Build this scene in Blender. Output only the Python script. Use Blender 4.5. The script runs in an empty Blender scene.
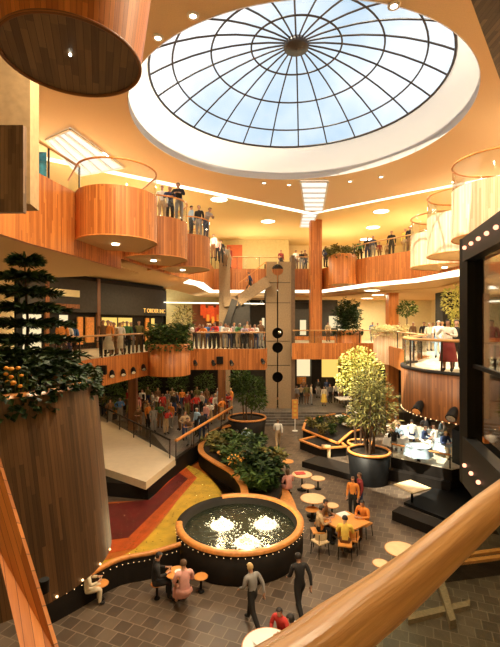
import bpy, bmesh, math, random
from mathutils import Vector, Matrix
random.seed(11)
PI = math.pi
sc = bpy.context.scene
COL = sc.collection

# ------------------------------------------------------------------ camera
EYE = 7.6          # eye height above the lower court
F = 418.0          # focal length in pixels of the 500x647 frame
cam = bpy.data.cameras.new('camera')
cam.sensor_fit = 'VERTICAL'; cam.sensor_height = 36.0; cam.sensor_width = 36.0
cam.lens = F / 647.0 * 36.0
cam.clip_start = 0.05; cam.clip_end = 400
camo = bpy.data.objects.new('camera', cam); COL.objects.link(camo)
camo.location = (0, 0, EYE); camo.rotation_euler = (PI / 2, 0, 0)
sc.camera = camo
sc.view_settings.view_transform = 'Standard'; sc.view_settings.look = 'None'
sc.view_settings.gamma = 1; sc.view_settings.use_curve_mapping = False
sc.view_settings.exposure = 0.08
sc.cycles.use_denoising = True
sc.cycles.max_bounces = 8; sc.cycles.transparent_max_bounces = 16
sc.cycles.sample_clamp_indirect = 6; sc.cycles.caustics_reflective = False; sc.cycles.caustics_refractive = False

def PZ(px, py, z):            # point of the photo lying at height z
    Y = F * (EYE - z) / (py - 323.5)
    return ((px - 250) * Y / F, Y)
def PY(px, Y):                # x at distance Y
    return (px - 250) * Y / F
def ZY(py, Y):
    return EYE - (py - 323.5) * Y / F

# ------------------------------------------------------------------ materials
def nt(name):
    m = bpy.data.materials.new(name); m.use_nodes = True
    n = m.node_tree; b = n.nodes['Principled BSDF']
    return m, n.nodes, n.links, b
def flat(name, c, rough=.6, metal=0.0, noise=.12, nscale=6.0, bump=0.0, emit=None, es=0.0, spec=None):
    m, N, L, b = nt(name)
    b.inputs['Roughness'].default_value = rough; b.inputs['Metallic'].default_value = metal
    if spec is not None: b.inputs['Specular IOR Level'].default_value = spec
    tc = N.new('ShaderNodeTexCoord'); no = N.new('ShaderNodeTexNoise'); no.inputs['Scale'].default_value = nscale
    no.inputs['Detail'].default_value = 4
    L.new(tc.outputs['Object'], no.inputs['Vector'])
    r = N.new('ShaderNodeValToRGB'); r.color_ramp.elements[0].position = .3; r.color_ramp.elements[1].position = .7
    r.color_ramp.elements[0].color = (*[x * (1 - noise) for x in c], 1)
    r.color_ramp.elements[1].color = (*[min(1, x * (1 + noise)) for x in c], 1)
    L.new(no.outputs['Fac'], r.inputs['Fac']); L.new(r.outputs['Color'], b.inputs['Base Color'])
    if bump:
        bp = N.new('ShaderNodeBump'); bp.inputs['Strength'].default_value = bump
        L.new(no.outputs['Fac'], bp.inputs['Height']); L.new(bp.outputs['Normal'], b.inputs['Normal'])
    if emit:
        b.inputs['Emission Color'].default_value = (*emit, 1); b.inputs['Emission Strength'].default_value = es
    return m
def emis(name, c, s):
    m = bpy.data.materials.new(name); m.use_nodes = True
    N = m.node_tree.nodes; L = m.node_tree.links
    N.remove(N['Principled BSDF']); e = N.new('ShaderNodeEmission')
    e.inputs['Color'].default_value = (*c, 1); e.inputs['Strength'].default_value = s
    L.new(e.outputs[0], N['Material Output'].inputs[0]); return m
def wood(name, c1, c2, plank=.11, rough=.45, grain=1.0, board_len=2.6, gapw=.05, sub=.1):
    """vertical boards laid out along the surface (UV in metres)"""
    m, N, L, b = nt(name)
    b.inputs['Roughness'].default_value = rough
    uv = N.new('ShaderNodeUVMap'); sep = N.new('ShaderNodeSeparateXYZ'); L.new(uv.outputs[0], sep.inputs[0])
    def math_(op, a, v=None, a2=None):
        n = N.new('ShaderNodeMath'); n.operation = op; L.new(a, n.inputs[0])
        if a2 is not None: L.new(a2, n.inputs[1])
        elif v is not None: n.inputs[1].default_value = v
        return n.outputs[0]
    u = math_('DIVIDE', sep.outputs['X'], plank); fl = math_('FLOOR', u); fr = math_('FRACT', u)
    w0 = N.new('ShaderNodeTexWhiteNoise'); w0.noise_dimensions = '1D'; L.new(fl, w0.inputs['W'])
    vv = math_('DIVIDE', sep.outputs['Y'], board_len); vs = math_('ADD', vv, a2=w0.outputs['Value']); vf = math_('FLOOR', vs)
    comb = N.new('ShaderNodeCombineXYZ'); L.new(fl, comb.inputs[0]); L.new(vf, comb.inputs[1])
    w1 = N.new('ShaderNodeTexWhiteNoise'); w1.noise_dimensions = '2D'; L.new(comb.outputs[0], w1.inputs['Vector'])
    mp = N.new('ShaderNodeMapping'); mp.inputs['Scale'].default_value = (38, 1.6, 1); L.new(uv.outputs[0], mp.inputs[0])
    no = N.new('ShaderNodeTexNoise'); no.inputs['Scale'].default_value = 1.0; no.inputs['Detail'].default_value = 5
    L.new(mp.outputs[0], no.inputs['Vector'])
    a = math_('MULTIPLY', w1.outputs['Value'], .62); g = math_('MULTIPLY', no.outputs['Fac'], .55 * grain)
    s = math_('ADD', a, a2=g); s = math_('SUBTRACT', s, sub)
    r = N.new('ShaderNodeValToRGB'); r.color_ramp.elements[0].color = (*c1, 1); r.color_ramp.elements[1].color = (*c2, 1)
    L.new(s, r.inputs['Fac'])
    gap = math_('LESS_THAN', fr, gapw)
    mx = N.new('ShaderNodeMix'); mx.data_type = 'RGBA'; mx.inputs[7].default_value = (c1[0] * .35, c1[1] * .35, c1[2] * .35, 1)
    L.new(gap, mx.inputs[0]); L.new(r.outputs[0], mx.inputs[6]); L.new(mx.outputs[2], b.inputs['Base Color'])
    bp = N.new('ShaderNodeBump'); bp.inputs['Strength'].default_value = .25; bp.inputs['Distance'].default_value = .01
    L.new(s, bp.inputs['Height']); L.new(bp.outputs[0], b.inputs['Normal'])
    return m
def glassm(name, tint=(.93, .96, .95), gloss=.10):
    m = bpy.data.materials.new(name); m.use_nodes = True
    N = m.node_tree.nodes; L = m.node_tree.links; N.remove(N['Principled BSDF'])
    t = N.new('ShaderNodeBsdfTransparent'); t.inputs[0].default_value = (*tint, 1)
    g = N.new('ShaderNodeBsdfGlossy'); g.inputs['Roughness'].default_value = .04
    fr = N.new('ShaderNodeFresnel'); fr.inputs['IOR'].default_value = 1.35
    mx = N.new('ShaderNodeMixShader'); mp = N.new('ShaderNodeMath'); mp.operation = 'MULTIPLY_ADD'
    mp.inputs[1].default_value = .7; mp.inputs[2].default_value = gloss * .3; L.new(fr.outputs[0], mp.inputs[0])
    L.new(mp.outputs[0], mx.inputs[0]); L.new(t.outputs[0], mx.inputs[1]); L.new(g.outputs[0], mx.inputs[2])
    L.new(mx.outputs[0], N['Material Output'].inputs[0]); return m
def leafm(name, c1, c2, rough=.55):
    m, N, L, b = nt(name)
    gi = N.new('ShaderNodeNewGeometry'); r = N.new('ShaderNodeValToRGB')
    r.color_ramp.elements[0].color = (*c1, 1); r.color_ramp.elements[1].color = (*c2, 1)
    L.new(gi.outputs['Random Per Island'], r.inputs['Fac']); L.new(r.outputs[0], b.inputs['Base Color'])
    b.inputs['Roughness'].default_value = rough; b.inputs['Specular IOR Level'].default_value = .3
    return m
def tilem(name, c1, c2, mortar, size=.42, rot=.0, rough=.35, mort=.02):
    m, N, L, b = nt(name)
    tc = N.new('ShaderNodeNewGeometry'); mp = N.new('ShaderNodeMapping'); mp.inputs['Rotation'].default_value = (0, 0, rot)
    L.new(tc.outputs['Position'], mp.inputs[0])
    br = N.new('ShaderNodeTexBrick'); br.offset = 0.5
    br.inputs['Scale'].default_value = 1.0; br.inputs['Brick Width'].default_value = size; br.inputs['Row Height'].default_value = size
    br.inputs['Mortar Size'].default_value = mort; br.inputs['Mortar Smooth'].default_value = .2
    br.inputs['Color1'].default_value = (*c1, 1); br.inputs['Color2'].default_value = (*c2, 1); br.inputs['Mortar'].default_value = (*mortar, 1)
    L.new(mp.outputs[0], br.inputs['Vector'])
    no = N.new('ShaderNodeTexNoise'); no.inputs['Scale'].default_value = 1.1; no.inputs['Detail'].default_value = 6
    L.new(tc.outputs['Position'], no.inputs['Vector'])
    mr = N.new('ShaderNodeMapRange'); mr.inputs[3].default_value = .65; mr.inputs[4].default_value = 1.35; L.new(no.outputs[0], mr.inputs[0])
    mx = N.new('ShaderNodeVectorMath'); mx.operation = 'SCALE'; L.new(br.outputs['Color'], mx.inputs[0]); L.new(mr.outputs[0], mx.inputs['Scale'])
    L.new(mx.outputs[0], b.inputs['Base Color']); b.inputs['Roughness'].default_value = rough
    bp = N.new('ShaderNodeBump'); bp.inputs['Strength'].default_value = .3; bp.inputs['Distance'].default_value = .01
    L.new(br.outputs['Fac'], bp.inputs['Height']); bp.invert = True; L.new(bp.outputs[0], b.inputs['Normal'])
    return m

M = {}
M['wood'] = wood('cedar_boards', (.33, .085, .016), (.80, .29, .065), plank=.065)
M['wood_sunlit'] = wood('cedar_boards_sunlit', (.70, .40, .20), (.95, .80, .58), plank=.065)  # lit copy of the cedar: sun bleaching painted into the base colour
M['wood_dark'] = wood('walnut_boards', (.085, .048, .026), (.33, .20, .105), plank=.075, board_len=.7)
M['wood_brown'] = wood('brown_cedar_boards', (.10, .035, .012), (.36, .135, .04), plank=.06)
M['wood_shade'] = wood('shaded_brown_boards', (.05, .03, .018), (.27, .14, .065), plank=.035, board_len=1.2)  # darker brown boards: the near planter's shade is in the colour
M['rail'] = wood('handrail_oak', (.30, .125, .035), (.66, .36, .13), plank=50, rough=.35, grain=4.5, sub=1.0, board_len=90, gapw=0)
M['cap'] = flat('orange_wood_trim', (.72, .29, .07), .35, noise=.2, nscale=9)
M['ceilback'] = flat('ochre_ceiling_plaster', (.70, .56, .27), .9, noise=.05, nscale=30)
M['ceil'] = flat('tan_ceiling_plaster', (.80, .61, .38), .9, noise=.05, nscale=30)
M['soffit'] = flat('tan_soffit_plaster', (.66, .42, .20), .9, noise=.06, nscale=20)
M['lightcloth'] = flat('pale_blue_cloth', (.42, .55, .66), .8)
M['cream'] = flat('cream_plaster', (.86, .74, .46), .85, noise=.04)
M['olive'] = flat('olive_cream_plaster', (.66, .58, .30), .85, noise=.06)
M['white'] = flat('white_paint', (.88, .87, .84), .7, noise=.02)
m_, N_, L_, b_ = nt('white_translucent_drum'); b_.inputs['Base Color'].default_value = (.93, .92, .90, 1); b_.inputs['Roughness'].default_value = .8
t_n = N_.new('ShaderNodeBsdfTranslucent'); t_n.inputs[0].default_value = (.95, .93, .90, 1); mx_ = N_.new('ShaderNodeMixShader'); mx_.inputs[0].default_value = .45
L_.new(b_.outputs[0], mx_.inputs[1]); L_.new(t_n.outputs[0], mx_.inputs[2]); L_.new(mx_.outputs[0], N_['Material Output'].inputs[0]); M['drumskin'] = m_
M['beige'] = flat('beige_laminate', (.80, .66, .46), .5, noise=.04, nscale=3)
M['conc'] = flat('brown_concrete', (.31, .215, .125), .9, noise=.18, nscale=14, bump=.1)
M['black'] = flat('black_metal', (.007, .007, .007), .5, noise=.2, spec=.2)
M['dark'] = flat('dark_brown_paint', (.012, .009, .007), .6, noise=.3, nscale=2, spec=.25)
M['darkgrey'] = flat('dark_grey_panel', (.034, .030, .026), .6, noise=.2)
M['chrome'] = flat('chrome', (.7, .68, .62), .15, metal=1, noise=.05)
M['frame'] = flat('dark_bronze_bars', (.035, .022, .016), .4, noise=.1)
M['glass'] = glassm('clear_glass')
M['dimglass'] = glassm('smoked_glass', (.50, .56, .46), .3)
M['domeglass'] = glassm('dome_glass', (.97, .98, 1.0), .02)
M['tile'] = tilem('slate_tiles', (.078, .055, .038), (.155, .113, .078), (.22, .165, .115), .38, .38, mort=.014)
M['tile2'] = tilem('deck_slate_tiles', (.10, .085, .075), (.15, .13, .11), (.21, .18, .15), .45, .1)
M['palefloor'] = tilem('pale_tiles', (.62, .55, .42), (.70, .62, .48), (.5, .44, .34), .5, .2, rough=.3)
M['soil'] = flat('dark_soil', (.03, .02, .012), .95, noise=.5, nscale=20)
M['bulb'] = emis('warm_bulbs', (1.0, .62, .28), 4)
M['pinkbulb'] = emis('pink_bulbs', (1.0, .42, .24), 2.5)
M['downlight'] = emis('downlight_lens', (1.0, .93, .72), 9)
M['cove'] = emis('cove_tubes', (1.0, .90, .66), 2.6)
M['luma'] = emis('luminous_panel', (1.0, .93, .80), 1.15)
M['shoplight'] = emis('lit_shop_window', (1.0, .62, .14), 1.1)
M['shopcream'] = emis('lit_cream_window', (1.0, .80, .45), 1.0)
M['gold'] = flat('gold_letters', (.95, .62, .2), .3, metal=.3, emit=(1, .6, .15), es=.6)
M['foam'] = flat('white_foam', (.95, .93, .85), .5, noise=.04)
M['lampwater'] = emis('underwater_lamp', (1.0, .90, .62), 30)
M['leaf_dark'] = leafm('dark_leaves', (.006, .018, .006), (.045, .085, .02))
M['leaf_mid'] = leafm('mid_green_leaves', (.015, .045, .010), (.12, .19, .04))
M['leaf_olive'] = leafm('olive_leaves', (.05, .06, .015), (.32, .27, .07))
M['leaf_yellow'] = leafm('yellow_green_leaves', (.32, .34, .06), (.85, .78, .25))
M['leaf_flower'] = leafm('cream_blossoms', (.85, .72, .32), (.98, .93, .65))
M['leaf_orange'] = leafm('orange_blossoms', (.85, .28, .03), (.98, .50, .08))
M['bark'] = flat('bark', (.09, .05, .025), .9, noise=.4, nscale=12)
M['yellow'] = flat('yellow_pool_floor', (.80, .50, .04), .5, noise=.22, nscale=2.5)
M['orange'] = flat('orange_pool_floor', (.66, .17, .02), .5, noise=.2, nscale=2.5)
M['orange2'] = flat('deep_orange_pool_floor', (.72, .12, .015), .5, noise=.2, nscale=2.5)
M['red'] = flat('dark_red_pool_floor', (.16, .010, .010), .5, noise=.3, nscale=2)
M['tabletop'] = flat('butcher_block_top', (.80, .60, .33), .35, noise=.08, nscale=5)
M['orangetop'] = flat('orange_table_top', (.80, .34, .08), .35, noise=.08, nscale=5)
M['skin'] = flat('skin', (.56, .30, .19), .6, noise=.05)
M['skin2'] = flat('brown_skin', (.22, .11, .06), .6, noise=.05)
M['yellowsign'] = flat('yellow_sign', (.85, .60, .12), .5)
M['coin'] = flat('silver_coins', (.9, .75, .45), .2, metal=.8)
def waterm(name, c, alpha):
    m = bpy.data.materials.new(name); m.use_nodes = True
    N = m.node_tree.nodes; L = m.node_tree.links; b = N['Principled BSDF']
    b.inputs['Base Color'].default_value = (*c, 1); b.inputs['Roughness'].default_value = .06
    no = N.new('ShaderNodeTexNoise'); no.inputs['Scale'].default_value = 3.5; no.inputs['Detail'].default_value = 5; no.inputs['Distortion'].default_value = 1.2
    tc = N.new('ShaderNodeTexCoord'); L.new(tc.outputs['Object'], no.inputs['Vector'])
    bp = N.new('ShaderNodeBump'); bp.inputs['Strength'].default_value = .7; bp.inputs['Distance'].default_value = .08
    L.new(no.outputs[0], bp.inputs['Height']); L.new(bp.outputs[0], b.inputs['Normal'])
    b.inputs['Alpha'].default_value = alpha
    return m
M['water'] = waterm('fountain_water', (.018, .024, .014), .85)
M['poolwater'] = waterm('shallow_pool_water', (.03, .02, .01), .07)

# ------------------------------------------------------------------ mesh builder
class G:
    def __init__(s): s.v = []; s.f = []; s.uv = []; s.sm = []
    def face(s, pts, uvs=None, smooth=False):
        i = len(s.v); s.v += [tuple(p) for p in pts]; s.f.append(list(range(i, i + len(pts))))
        s.uv.append(uvs or [(p[0], p[1]) for p in pts]); s.sm.append(smooth)
    def grid(s, rows, uvf=None, close=False, smooth=True, us=None, vs=None):
        """rows: list of equally long point lists, shared vertices"""
        i = len(s.v); n = len(rows[0])
        for r in rows: s.v += [tuple(p) for p in r]
        if us is None:
            us = [0.0]
            for k in range(1, n + (1 if close else 0)):
                a = Vector(rows[0][k - 1]); b = Vector(rows[0][k % n]); a2 = Vector(rows[-1][k - 1]); b2 = Vector(rows[-1][k % n])
                us.append(us[-1] + max((a - b).length, (a2 - b2).length))
        if vs is None:
            vs = [0.0]
            for k in range(1, len(rows)): vs.append(vs[-1] + (Vector(rows[k][0]) - Vector(rows[k - 1][0])).length)
        for a in range(len(rows) - 1):
            for k in range(n if close else n - 1):
                k2 = (k + 1) % n
                s.f.append([i + a * n + k, i + a * n + k2, i + (a + 1) * n + k2, i + (a + 1) * n + k])
                s.uv.append([(us[k], vs[a]), (us[k + 1], vs[a]), (us[k + 1], vs[a + 1]), (us[k], vs[a + 1])]); s.sm.append(smooth)
        return s
    def prism(s, poly, z0, z1, top=True, bottom=True, sides=True):
        n = len(poly)
        area = sum(poly[k][0] * poly[(k + 1) % n][1] - poly[(k + 1) % n][0] * poly[k][1] for k in range(n))
        if area < 0: poly = poly[::-1]
        if top: s.face([(x, y, z1) for x, y in poly])
        if bottom: s.face([(x, y, z0) for x, y in poly[::-1]])
        u = 0
        if sides:
            for k in range(n):
                a, b = poly[k], poly[(k + 1) % n]; d = math.dist(a, b)
                s.face([(a[0], a[1], z0), (b[0], b[1], z0), (b[0], b[1], z1), (a[0], a[1], z1)], [(u, z0), (u + d, z0), (u + d, z1), (u, z1)]); u += d
        return s
    def box(s, c, d, rz=0):
        x, y, z = c; a, b, h = d[0] / 2, d[1] / 2, d[2] / 2; cs, sn = math.cos(rz), math.sin(rz)
        return s.prism([(x + px * cs - py * sn, y + px * sn + py * cs) for px, py in ((-a, -b), (a, -b), (a, b), (-a, b))], z - h, z + h)
    def obox(s, p, q, w, h):
        """box beam from p to q, w wide (horizontal) and h high"""
        p = Vector(p); q = Vector(q); d = (q - p).normalized(); up = Vector((0, 0, 1))
        sd = d.cross(up)
        if sd.length < 1e-4: sd = Vector((1, 0, 0))
        sd.normalize(); u2 = sd.cross(d).normalized(); L = (q - p).length
        r = [sd * w / 2 * a + u2 * h / 2 * b for a, b in ((-1, -1), (1, -1), (1, 1), (-1, 1))]
        A = [p + k for k in r]; B = [q + k for k in r]
        for k in range(4):
            k2 = (k + 1) % 4; wd = (r[k] - r[k2]).length
            s.face([A[k], A[k2], B[k2], B[k]], [(0, 0), (wd, 0), (wd, L), (0, L)])
        s.face(A[::-1]); s.face(B); return s
    def lathe(s, c, prof, seg=32, a0=0, a1=2 * PI, smooth=True, sx=1, sy=1):
        full = abs(a1 - a0 - 2 * PI) < 1e-6
        n = seg if full else seg + 1; rows = []
        rm = max(r for r, z in prof)
        for r, z in prof: rows.append([(c[0] + sx * r * math.cos(a0 + (a1 - a0) * k / seg), c[1] + sy * r * math.sin(a0 + (a1 - a0) * k / seg), c[2] + z) for k in range(n)])
        us = [rm * (a1 - a0) * k / seg for k in range(seg + 1)]
        return s.grid(rows, close=full, smooth=smooth, us=us)
    def disc(s, c, r, seg=32, up=True):
        p = [(c[0] + r * math.cos(2 * PI * k / seg), c[1] + r * math.sin(2 * PI * k / seg), c[2]) for k in range(seg)]
        s.face(p if up else p[::-1]); return s
    def cyl(s, c, r, h, seg=24, r2=None):
        r2 = r if r2 is None else r2
        s.lathe(c, [(r, 0), (r2, h)], seg); s.disc((c[0], c[1], c[2] + h), r2, seg); s.disc(c, r, seg, False); return s
    def tube(s, pts, r, seg=8, radii=None, closed=False, capped=True):
        pts = [Vector(p) for p in pts]; n = len(pts); rows = []; prev = None
        for k, p in enumerate(pts):
            if closed: t = pts[(k + 1) % n] - pts[k - 1]
            else: t = pts[min(k + 1, n - 1)] - pts[max(k - 1, 0)]
            t.normalize()
            ref = Vector((0, 0, 1)) if abs(t.z) < .95 else Vector((1, 0, 0))
            if prev is not None and abs(t.z) >= .8: ref = prev
            a = t.cross(ref).normalized(); b = a.cross(t).normalized(); prev = b
            rr = radii[k] if radii else r
            rows.append([p + a * rr * math.cos(2 * PI * j / seg) + b * rr * math.sin(2 * PI * j / seg) for j in range(seg)])
        if closed: rows.append(rows[0])
        us = [2 * PI * r * j / seg for j in range(seg + 1)]
        s.grid(rows, close=True, us=us)
        if capped and not closed: s.face(rows[0][::-1]); s.face(rows[-1])
        return s
    def sphere(s, c, r, seg=10, rings=6, sz=1):
        prof = [(max(1e-4, r * math.sin(PI * k / rings)), -r * sz * math.cos(PI * k / rings)) for k in range(rings + 1)]
        return s.lathe(c, prof, seg)
    def leaf(s, p, d, l, w, n=None):
        d = Vector(d).normalized(); n = Vector(n) if n else Vector((random.gauss(0, .6), random.gauss(0, .6), 1))
        sd = d.cross(n)
        if sd.length < 1e-3: sd = Vector((1, 0, 0))
        sd.normalize(); p = Vector(p); nn = sd.cross(d)
        m = p + d * l * .5 + nn * l * .06
        s.face([p, m + sd * w / 2, p + d * l - nn * l * .08, m - sd * w / 2], smooth=False)
    def wallstrip(s, path, z0, z1, t=.15, close=False):
        """standing wall of thickness t along a polyline"""
        n = len(path); off = []
        for k in range(n):
            if close: a, b = path[k - 1], path[(k + 1) % n]
            else: a, b = path[max(k - 1, 0)], path[min(k + 1, n - 1)]
            dx, dy = b[0] - a[0], b[1] - a[1]; L = math.hypot(dx, dy); off.append((path[k][0] - dy / L * t, path[k][1] + dx / L * t))
        rows = [[(x, y, z0) for x, y in path], [(x, y, z1) for x, y in path]]
        s.grid(rows, close=close, smooth=False, vs=[z0, z1])
        r2 = [[(x, y, z1) for x, y in off], [(x, y, z0) for x, y in off]]
        s.grid(r2, close=close, smooth=False, vs=[z1, z0])
        s.grid([rows[1], r2[0]], close=close, smooth=False); s.grid([r2[1], rows[0]], close=close, smooth=False)
        if not close:
            for k in (0, -1): s.face([rows[0][k], rows[1][k], r2[0][k], r2[1][k]])
        return s

ORI = {}
def tag(o, label=None, cat=None, group=None, kind=None):
    if label: o['label'] = label
    if cat: o['category'] = cat
    if group: o['group'] = group
    if kind: o['kind'] = kind
    return o
def empty(name, loc=(0, 0, 0), label=None, cat=None, group=None):
    o = bpy.data.objects.new(name, None); COL.objects.link(o); o.location = loc; o.empty_display_size = .2
    ORI[o.name] = Vector(loc); return tag(o, label, cat, group)
def mk(name, g, mat, parent=None, origin=None, label=None):
    """link builder g as one mesh object. world coordinates; children are shifted to the thing's base"""
    me = bpy.data.meshes.new(name)
    if parent is not None: o0 = ORI[parent.name]
    elif origin is not None: o0 = Vector(origin)
    else:
        xs = [p[0] for p in g.v]; ys = [p[1] for p in g.v]; zs = [p[2] for p in g.v]
        o0 = Vector(((min(xs) + max(xs)) / 2, (min(ys) + max(ys)) / 2, min(zs)))
    me.from_pydata([tuple(Vector(p) - o0) for p in g.v], [], g.f)
    uvl = me.uv_layers.new(name='UVMap'); flat_uv = []
    for u in g.uv:
        for a in u: flat_uv += [a[0], a[1]]
    uvl.data.foreach_set('uv', flat_uv)
    me.polygons.foreach_set('use_smooth', g.sm)
    me.materials.append(M[mat] if isinstance(mat, str) else mat); me.update()
    o = bpy.data.objects.new(name, me); COL.objects.link(o); ORI[o.name] = o0.copy()
    if parent is not None: o.parent = parent
    else: o.location = o0
    if label: o['label'] = label
    return o
def struct(name, g, mat): return tag(mk(name, g, mat), kind='structure')
def single(name, g, mat, label, cat, group=None, kind=None): return tag(mk(name, g, mat), label, cat, group, kind)
def copy_tree(o, parent=None):
    c = o.copy(); COL.objects.link(c)
    if parent is not None: c.parent = parent
    ORI[c.name] = ORI.get(o.name, Vector())
    for ch in list(o.children): copy_tree(ch, c)
    return c
def circ(c, r, n=32, a0=0, a1=2 * PI):
    full = abs(a1 - a0 - 2 * PI) < 1e-6
    return [(c[0] + r * math.cos(a0 + (a1 - a0) * k / n), c[1] + r * math.sin(a0 + (a1 - a0) * k / n)) for k in range(n if full else n + 1)]
def smooth_path(p, n=6):
    out = []
    for k in range(len(p) - 1):
        p0, p1, p2, p3 = p[max(k - 1, 0)], p[k], p[k + 1], p[min(k + 2, len(p) - 1)]
        for j in range(n):
            t = j / n
            out.append(tuple(.5 * (2 * b + (c - a) * t + (2 * a - 5 * b + 4 * c - d) * t * t + (3 * b - a - 3 * c + d) * t ** 3) for a, b, c, d in zip(p0, p1, p2, p3)))
    out.append(tuple(p[-1])); return out
def inset(path, d):
    n = len(path); o = []
    for k in range(n):
        a, b = path[max(k - 1, 0)], path[min(k + 1, n - 1)]; dx, dy = b[0] - a[0], b[1] - a[1]; L_ = math.hypot(dx, dy)
        o.append((path[k][0] - dy / L_ * d, path[k][1] + dx / L_ * d))
    return o
ORD = ['first', 'second', 'third', 'fourth', 'fifth', 'sixth', 'seventh', 'eighth', 'ninth', 'tenth', 'eleventh', 'twelfth', 'thirteenth', 'fourteenth']

# ------------------------------------------------------------------ world and sun
w = bpy.data.worlds.new('sky'); sc.world = w; w.use_nodes = True
N = w.node_tree.nodes; L = w.node_tree.links; bg = N['Background']
tc = N.new('ShaderNodeTexCoord'); no = N.new('ShaderNodeTexNoise'); no.inputs['Scale'].default_value = 2.2; no.inputs['Detail'].default_value = 5
no.inputs['Roughness'].default_value = .5
L.new(tc.outputs['Generated'], no.inputs['Vector'])
r = N.new('ShaderNodeValToRGB'); r.color_ramp.elements[0].position = .42; r.color_ramp.elements[1].position = .62
r.color_ramp.elements[0].color = (.34, .52, .68, 1); r.color_ramp.elements[1].color = (1.0, 1.0, .98, 1)
L.new(no.outputs['Fac'], r.inputs['Fac']); L.new(r.outputs[0], bg.inputs[0]); bg.inputs[1].default_value = 1.3
SUN = Vector((7, 5.4, -14.5)).normalized()
sl = bpy.data.lights.new('sun', 'SUN'); sl.energy = 12; sl.angle = .012; sl.color = (1, .90, .68)
so = bpy.data.objects.new('sun', sl); COL.objects.link(so); so.rotation_euler = SUN.to_track_quat('-Z', 'Y').to_euler(); so.location = (-10, 5, 40)
def area(loc, size, power, color=(1, .80, .50), rot=(0, 0, 0), shape='DISK', size_y=None, spread=PI):
    l = bpy.data.lights.new('lamp', 'AREA'); l.shape = shape; l.size = size; l.energy = power; l.color = color; l.spread = spread
    if size_y: l.size_y = size_y
    o = bpy.data.objects.new('lamp', l); COL.objects.link(o); o.location = loc; o.rotation_euler = rot; return o
def point(loc, power, color=(1, .72, .38), rad=.15):
    l = bpy.data.lights.new('lamp', 'POINT'); l.energy = power; l.color = color; l.shadow_soft_size = rad
    o = bpy.data.objects.new('lamp', l); COL.objects.link(o); o.location = loc; return o

# ================================================================== SETTING
ZC, ZB = 15.4, 16.0
UP, UB = 12.1, 10.4          # upper floor, bottom of upper fascia
MF, MB_ = 6.0, 4.75          # middle floor, bottom of middle fascia
DK = .75                     # raised back floor
DC = (1.8, 16.3); DR = 6.3
XL, XR, YB, YF = -15.0, 18.0, 45.0, -5.0

struct('floor', G().prism([(XL, YF), (XR, YF), (XR, YB), (XL, YB)], -.3, 0), 'tile')
# raised back floor with steps
s0 = (-1.2, 31.0); s1 = (6.4, 31.0)
gd = G(); gd.prism([(-.9, 32.2), (16, 32.2), (16, YB), (-14.8, YB), (-14.8, 31.5), (-11, 30.6), (-7.0, 28.0)] + [PZ(175, 458, .85)] + [PZ(240, 424, .4)], 0.001, DK)
deck = tag(mk('floor_deck', gd, 'tile2'), kind='structure')
for k in range(4):
    tag(mk('trim_%d' % (k + 1), G().box((4.6, 31.0 + .3 * k + .15 + .45 - .15 * 0, (k + 1) * DK / 5 / 1 - DK / 10), (11, .3, DK / 5 * 1.0)), 'dark'), kind='structure') if False else None
gs = G()
for k in range(4): gs.prism([(-.7, 31.0 + .3 * k), (10.4, 31.0 + .3 * k), (10.4, 32.2), (-.7, 32.2)], .15 * k, .15 * (k + 1))
struct('trim_1', gs, 'tile2')

# ceilings
Vl, Vm, Vr = (-14.9, 15.7), (4.4, 29.4), (17.9, 17.8)
outer = [(XL, YF), (XR, YF), (XR, 17.8), Vm, (XL, 15.7)]
def ray_poly(c, a, poly):
    dx, dy = math.cos(a), math.sin(a); best = None
    for k in range(len(poly)):
        (x1, y1), (x2, y2) = poly[k], poly[(k + 1) % len(poly)]
        ex, ey = x2 - x1, y2 - y1; den = dx * ey - dy * ex
        if abs(den) < 1e-9: continue
        t = ((x1 - c[0]) * ey - (y1 - c[1]) * ex) / den; u = ((x1 - c[0]) * dy - (y1 - c[1]) * dx) / den
        if t > 0 and -1e-6 <= u <= 1 + 1e-6: best = t if best is None else min(best, t)
    return (c[0] + dx * best, c[1] + dy * best)
angs = sorted([2 * PI * k / 120 for k in range(120)] + [math.atan2(y - DC[1], x - DC[0]) % (2 * PI) for x, y in outer])
g = G()
inn = [(DC[0] + DR * math.cos(a), DC[1] + DR * math.sin(a)) for a in angs]; out = [ray_poly(DC, a, outer) for a in angs]
for z0, flip in ((ZC, 0), (ZC + .35, 1)):
    rows = [[(x, y, z0) for x, y in inn], [(x, y, z0) for x, y in out]]
    g.grid(rows if flip else rows[::-1], close=True, smooth=False)
g.grid([[(x, y, ZC) for x, y in out], [(x, y, ZC + .35) for x, y in out]], close=True, smooth=False)
struct('ceiling', g, 'ceil')
g = G(); g.prism([(XL, 15.7), Vm, (XR, 17.8), (XR, YB), (XL, YB)], ZB, ZB + .3); struct('ceiling_back', g, 'ceilback')
# light cove along the step in the ceiling
def offy(p, d): return (p[0], p[1] + d)
g = G()
for a, b in (((XL + .02, 15.72), Vm), (Vm, (XR - .02, 17.82))):
    g.prism([a, b, offy(b, 1.05), offy(a, 1.05)], ZC + .12, ZC + .2)
struct('trim_2', g, 'cove')
# dome drum
g = G(); g.lathe((DC[0], DC[1], ZC), [(DR - .01, -.02), (DR - .01, .35), (5.6, 1.5)], 96, smooth=True); struct('trim_3', g, 'drumskin')
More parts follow.
